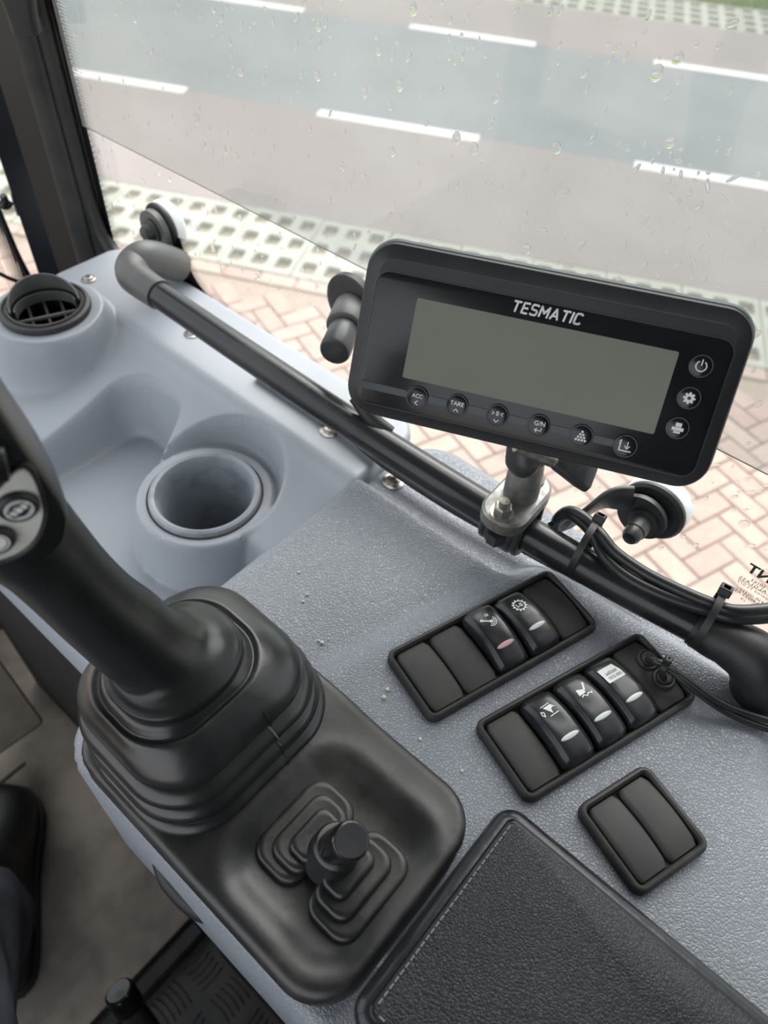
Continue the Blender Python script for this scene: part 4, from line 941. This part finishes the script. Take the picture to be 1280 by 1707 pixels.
GL = {'T': (.82, [[(0, 1), (.82, 1)], [(.41, 1), (.41, 0)]]), 'E': (.68, [[(.68, 1), (0, 1), (0, 0), (.68, 0)], [(0, .5), (.6, .5)]]),
      'S': (.74, [[(.74, .93), (.62, 1), (.12, 1), (0, .88), (0, .64), (.12, .53), (.62, .47), (.74, .36), (.74, .12), (.62, 0), (.12, 0), (0, .07)]]),
      'M': (1.0, [[(0, 0), (0, 1), (.5, .35), (1, 1), (1, 0)]]), 'A': (.9, [[(0, 0), (.45, 1), (.9, 0)], [(.18, .3), (.72, .3)]]), 'I': (.0, [[(0, 0), (0, 1)]]),
      'C': (.74, [[(.74, .9), (.62, 1), (.14, 1), (0, .86), (0, .14), (.14, 0), (.62, 0), (.74, .1)]])}
adv = sum(GL[q][0] + .42 for q in 'TESMATIC') - .42; kq = (T2[0] - T1[0]) / (adv + .45); xo = -adv / 2
for q in 'TESMATIC':
    for st_l in GL[q][1]: stroke(b, lf, [((xo + a_ + .22 * (b_ - .5)) * kq, (b_ - .5) * kq * 1.25) for a_, b_ in st_l], .25 * kq, .0013)
    xo += GL[q][0] + .42
o = b.build('lettering', M_WHITE, mon, False); o['label'] = 'white brand lettering'
keys = [((696, 662), 'acc'), ((762, 675), 'tare'), ((829, 692), 'zero'), ((898, 709), 'gn'), ((969, 726), 'dots'), ((1042, 743), 'axis'), ((1168, 610), 'power'), ((1148, 663), 'gear'), ((1129, 713), 'print')]
KP = [mp_(*k[0]) for k in keys]; R = .0066
# accent stripe pieces between the lower keys
xs = [mp_(601, 640)[0]] + [p[0] for p in KP[:6]]; ya = np.polyfit([p[0] for p in KP[:6]], [p[1] for p in KP[:6]], 1)
for i in range(6):
    x0 = xs[i] + (R if i else 0); x1 = xs[i + 1] - R
    b = MB(); f = mf.at((x0 + x1) / 2, np.polyval(ya, (x0 + x1) / 2)); rbox(b, f, x1 - x0, .0042, .0003, [(0, .0006), (0, .0010)], 1); b.build('accent_stripe', M_ACC, mon, False)
for (pxy, kd), (a, c) in zip(keys, KP):
    f = mf.at(a, c); b = MB(); rr = R if kd not in ('power', 'gear', 'print') else .0062
    b.lathe([(rr, .0004), (rr, .0012), (rr - .0003, .0014), (.00005, .0013)], f.o, f.z, 36, False, False); ko = b.build('key', M_MEMB, mon)
    b = MB(); ring(b, f, rr - .0007, rr - .0003, 40, n=.0017); b.build('key_ring', M_RING, ko, False)
    b = MB(); n = .0018
    if kd == 'acc': text(b, f.at(0, .0010), 'ACC', width=.0066, bold=.012, n=n); stroke(b, f.at(0, -.0030), [(.0008, .0012), (-.0008, 0), (.0008, -.0012)], .0005, n)
    elif kd == 'tare': text(b, f.at(0, .0010), 'TARE', width=.0082, bold=.012, n=n); stroke(b, f.at(0, -.0030), [(-.0013, -.0006), (0, .0008), (.0013, -.0006)], .0005, n)
    elif kd == 'zero':
        text(b, f.at(0, .0012), '0', size=.0036, bold=.012, n=n); stroke(b, f.at(-.0026, .0012), [(-.0006, .0009), (.0006, 0), (-.0006, -.0009)], .0004, n); stroke(b, f.at(.0026, .0012), [(.0006, .0009), (-.0006, 0), (.0006, -.0009)], .0004, n)
        stroke(b, f.at(0, -.0030), [(-.0013, .0006), (0, -.0008), (.0013, .0006)], .0005, n)
    elif kd == 'gn': text(b, f.at(.0003, .0014), 'G/N', width=.0062, bold=.012, n=n); stroke(b, f.at(0, -.0026), [(.0018, .0016), (.0018, 0), (-.0018, 0)], .0005, n); stroke(b, f.at(0, -.0026), [(-.0006, .0011), (-.0018, 0), (-.0006, -.0011)], .0005, n)
    elif kd == 'dots':
        for r_ in range(4):
            for q in range(r_ + 1): disc(b, f, (q - r_ / 2) * .0017, .0025 - r_ * .0016, .00068, 12, n)
    elif kd == 'axis':
        stroke(b, f, [(-.0030, .0032), (-.0030, -.0026), (.0034, -.0026)], .0007, n); stroke(b, f, [(.0009, .0026), (.0009, -.0012)], .0005, n); stroke(b, f, [(-.0004, .0002), (.0009, -.0014), (.0022, .0002)], .0005, n)
        for q in (.0010, .0024): stroke(b, f, [(-.0038, q), (-.0030, q)], .0004, n)
    elif kd == 'power': ring(b, f, .0024, .0030, 28, n=n, a0=120, a1=420); stroke(b, f, [(0, .0034), (0, .0006)], .0006, n)
    elif kd == 'gear':
        ring(b, f, .0010, .0024, 24, n=n)
        for q in range(8):
            a_ = q * math.pi / 4; cc, ss = math.cos(a_), math.sin(a_); poly(b, f, [(.0022 * cc - .0007 * ss, .0022 * ss + .0007 * cc), (.0022 * cc + .0007 * ss, .0022 * ss - .0007 * cc), (.0032 * cc + .0005 * ss, .0032 * ss - .0005 * cc), (.0032 * cc - .0005 * ss, .0032 * ss + .0005 * cc)], n)
    elif kd == 'print':
        poly(b, f, [(-.0016, .0008), (.0016, .0008), (.0016, .0030), (-.0016, .0030)], n); poly(b, f, [(-.0031, -.0014), (.0031, -.0014), (.0031, .0005), (-.0031, .0005)], n); poly(b, f, [(-.0018, -.0028), (.0018, -.0028), (.0018, -.0017), (-.0018, -.0017)], n)
    b.build('key_symbol', M_WHITE, ko, False)
# ---- mount: ball joint arm on a rail clamp
rc = at(850, 872, .032); rdx = (rp_[5] - rp_[3]) / np.linalg.norm(rp_[5] - rp_[3])
mt_ = thing('display_mount', 'alloy and black ball mount clamping the display to the rail', 'mount', rc - np.array([0, 0, .02]))
mtop = mf.p(.0, -.030, -.044)
b = MB(); b.lathe([(.0185, -.011), (.0200, -.009), (.0200, .009), (.0185, .011)], rc, rdx, 32, True, True); b.build('rail_clamp', M_BRKT, mt_)
for o_ in (-.0135, .0135):
    A = [rc + rdx * o_ + np.cross(rdx, [0, 0, 1]) * (.0165 * math.cos(a)) + np.array([0, 0, 1]) * (.0165 * math.sin(a)) for a in np.linspace(math.radians(-200), math.radians(20), 18)]
    b = MB(); b.tube([A[0] + [0, 0, .022]] + A + [A[-1] + [0, 0, .022]], .0030, n=10); b.build('u_bolt', M_BRKT, mt_)
inn = np.cross(rdx, [0, 0, 1.0]); inn = inn if inn @ np.array([-1, 0, 0]) > 0 else -inn
pb_ = rc + [0, 0, .024]
b = MB(); fq = Fr(pb_ - [0, 0, .006], inn, rdx, (0, 0, 1)); rbox(b, fq, .060, .034, .015, [(.001, 0), (0, .001), (0, .010), (.002, .012)], 8); b.build('base_plate', M_METAL, mt_)
b = MB(); b.lathe([(.0125, 0), (.0125, .016), (.0115, .030), (.010, .034), (.013, .040)], pb_ + [0.004, 0, .005], (mtop - pb_) * [.3, .3, 1], 28, True, True); b.build('post', M_METAL, mt_)
for s_ in (1, -1):
    P = pb_ + inn * .021 * s_ + [0, 0, .006]; b = MB(); b.lathe([(.0085, 0), (.0085, .0016)], P, (0, 0, 1), 24); b.lathe([(.0065, .0010), (.0065, .0075), (.0055, .0085)], P, (0, 0, 1), 6); b.lathe([(.0036, .008), (.0036, .013)], P, (0, 0, 1), 14)
    n_ = MB(); n_.lathe([(.0070, -.020), (.0070, -.030)], P, (0, 0, 1), 6); n_.build('nut', M_BRKT, mt_)
    b.build('bolt', M_STEEL if s_ > 0 else M_BRKT, mt_)
ball0 = pb_ + np.array([.004, 0, .048])
b = MB(); b.lathe([(.0005, -.0125)] + [(.0125 * math.sin(a), -.0125 * math.cos(a)) for a in np.linspace(.1, math.pi - .1, 14)] + [(.0005, .0125)], ball0, (0, 0, 1), 24, False, False); b.build('ball', M_RBLK, mt_)
ball1 = mtop - mf.z * .006
for s_ in (-1, 1):
    off = np.cross(ball1 - ball0, rdx); off = off / np.linalg.norm(off) * .011 * s_
    b = MB(); b.tube([ball0 - (ball1 - ball0) * .18 + off * .7, ball0 + off, (ball0 + ball1) / 2 + off * .75, ball1 + off, ball1 + (ball1 - ball0) * .18 + off * .7], [.008, .0125, .0105, .0125, .008], n=18, smooth=6); b.build('arm_half', M_BRKT, mt_)
b = MB(); b.lathe([(.0005, -.0125)] + [(.0125 * math.sin(a), -.0125 * math.cos(a)) for a in np.linspace(.1, math.pi - .1, 14)] + [(.0005, .0125)], ball1, (0, 0, 1), 24, False, False); b.lathe([(.008, .008), (.008, .02), (.02, .021), (.02, .024)], ball1 - mf.z * .013, mf.z, 24); b.build('ball', M_RBLK, mt_)
# wing knob
k0_ = at(925, 770, .110); k1_ = at(985, 796, .098)
b = MB(); dkk = (k1_ - k0_) / np.linalg.norm(k1_ - k0_); lw = np.linalg.norm(k1_ - k0_)
fq = Fr(k0_, np.cross(dkk, CF), CF); loops = []
for t_, w0, h0 in ((-.1, .008, .008), (.1, .011, .010), (.35, .014, .011), (.7, .019, .011), (.95, .021, .010), (1.0, .018, .008)):
    loops.append([k0_ + dkk * lw * t_ + fq.x * a + np.cross(dkk, fq.x) * c for a, c in rrect(w0, h0, .004, 5)])
b.loft(loops); b.build('wing_knob', M_BRKT, mt_, angle=40)
b = MB(); b.cyl(k0_ - dkk * .03, k0_ + dkk * .004, .0045, n=16); b.build('knob_screw', M_STEEL, mt_)
# dangling clip seen under the left end of the display
P = at(622, 700, .045); b = MB(); b.tube([P + [.0, .02, .012], P, P + [.004, -.016, -.006]], [.0055, .0065, .0050], n=14, smooth=5)
tag(b.build('rail_clip', M_RBLK), 'small black clip on the rail under the left end of the display', 'clip')
# ================================================================== FOOTWELL
c0 = at(75, 1205, -.60)
bx = thing('footwell_box', 'beige-brown cover in the footwell at the left edge', 'cover', (c0[0] - .07, c0[1] + .07, -.69))
ex = c0 - at(15, 1247, -.60); ey = at(0, 1065, -.50) - c0; ex /= np.linalg.norm(ex); ey /= np.linalg.norm(ey)
fr = Fr(c0, ex, ey); fr = fr.at(-.09, .10, 0)
b = MB(); rbox(b, fr, .18, .20, .008, [(.003, -.022), (0, -.019), (0, -.003), (.003, 0)], 6); b.build('top', M_BEIGE, bx)
q = fr.p(0, 0, -.02); b = MB(); b.tube([q, q + [0, .05, -.04], [q[0], q[1] + .08, FZ]], .014, n=16, smooth=4); b.build('stand', M_DARK, bx)
lv0, lv1 = at(203, 1660, -.45), at(262, 1742, -.52)
lv = thing('floor_lever', 'black lever with rounded cap rising beside the tread plate', 'lever', lv1 - np.array([0, 0, .17]))
dl = (lv0 - lv1) / np.linalg.norm(lv0 - lv1); Ll = np.linalg.norm(lv0 - lv1)
b = MB(); b.lathe([(.0125, Ll - .018), (.0150, Ll - .016), (.0152, Ll + .004), (.0142, Ll + .007), (.0120, Ll + .0085), (.0001, Ll + .008)], lv1, dl, 32, True, False); b.build('cap', mat('cap_plastic', (.012, .012, .012), .2), lv)
b = MB(); b.lathe([(.0135, -.02), (.0132, Ll - .04), (.0125, Ll - .018)], lv1, dl, 32); b.build('handle', M_BRKT, lv)
b = MB(); b.tube([lv1, lv1 - dl * .03 + [0, 0, -.03], lv1 + [.03, -.06, -.10], [lv1[0] + .04, lv1[1] - .09, FZ]], .009, n=14, smooth=5); b.build('rod', M_BRKT, lv)
# ---- the seated person's right leg
pe = thing('person', 'seated person in navy work trousers and black shoe, foot on cab floor', 'person', (-.10, .5, FZ))
LEGD = np.array([-.018, .012, 0])
leg = [((-.115, .470, -.615), .062, .070), ((-.125, .445, -.56), .066, .072), ((-.138, .395, -.48), .062, .070), ((-.152, .340, -.40), .064, .074), ((-.168, .270, -.31), .070, .080), ((-.178, .215, -.24), .075, .082),
       ((-.182, .150, -.20), .082, .080), ((-.185, .05, -.19), .088, .082), ((-.185, -.08, -.19), .095, .088), ((-.18, -.24, -.20), .105, .095), ((-.20, -.38, -.20), .13, .11)]
lc = spline([np.array(q[0]) + LEGD for q in leg], 8); lr = spline([(q[1], q[2], 0) for q in leg], 8); T = np.gradient(lc, axis=0); loops = []
for i in range(len(lc)):
    lp = sloop(lc[i], lr[i][0], lr[i][1], 2.1, T[i], 40); t_ = i / len(lc)
    loops.append([lc[i] + (p - lc[i]) * (1 + .035 * math.sin(17 * t_ * 2.2 + 3 * math.cos(k * .47)) + .02 * math.sin(k * .9 + 31 * t_)) for k, p in enumerate(lp)])
b = MB(); b.loft(loops); b.build('trousers', M_JEAN, pe, angle=180)
h0, t0 = np.array([-.158, .425]), np.array([-.028, .640]); dS = (t0 - h0) / np.linalg.norm(t0 - h0); LS = np.linalg.norm(t0 - h0)
fs = Fr((*h0, FZ), (*dS, 0), (-dS[1], dS[0], 0), (0, 0, 1)); loops = []
for u_, hw, ht in ((-.015, .020, .05), (0, .034, .085), (.06, .040, .11), (.12, .042, .11), (.15, .044, .085), (.18, .049, .066), (.21, .051, .056), (.235, .044, .048), (LS - .004, .030, .040), (LS + .006, .012, .028)):
    lp = []
    for k in range(28):
        a = 2 * math.pi * k / 28; c_, s_ = math.cos(a), math.sin(a)
        lp.append(fs.p(u_, hw * abs(c_) ** .8 * (1 if c_ > 0 else -1), .018 + (ht * abs(s_) ** .85 if s_ > 0 else -.006 * abs(s_))))
    loops.append(lp)
L_ = spline(np.array(loops).reshape(len(loops), -1), 4).reshape(-1, 28, 3); b = MB(); b.loft(list(L_)); sh_ = b.build('shoe', M_SHOE, pe, angle=60)
loops = []
for u_, hw in ((-.018, .020), (0, .037), (.06, .043), (.12, .044), (.16, .049), (.205, .054), (.236, .046), (LS, .033), (LS + .010, .012)):
    loops.append([fs.p(u_, -hw, .001), fs.p(u_, hw, .001), fs.p(u_, hw, .020), fs.p(u_, -hw, .020)])
L_ = spline(np.array(loops).reshape(len(loops), -1), 4).reshape(-1, 4, 3); b = MB(); b.loft(list(L_)); b.build('sole', M_RBLK, sh_, angle=40)
# crumbs of dirt lying on the console
b = MB()
for x, y in ((537, 1072), (531, 1069), (548, 1066), (640, 1163), (700, 1232), (512, 992), (498, 955), (646, 1150), (770, 1285), (505, 1003)):
    z_ = float(h_side(np.array([at(x, y, 0)[0]]), np.array([at(x, y, 0)[1]]))[0]); P = at(x, y, z_); r = rng.uniform(.0008, .0017)
    b.lathe([(r * .8, 0), (r, r * .5), (r * .6, r * 1.1), (r * .1, r * 1.3)], P, (rng.normal(0, .2), rng.normal(0, .2), 1), 6)
tag(b.build('crumbs', mat('dirt_crumb', (.72, .68, .58), .9), smooth=False), 'tiny pale crumbs of dirt scattered on the console', 'dirt', kind='stuff')
# tidy helper properties
for o in bpy.data.objects:
    if '_org' in o: del o['_org']
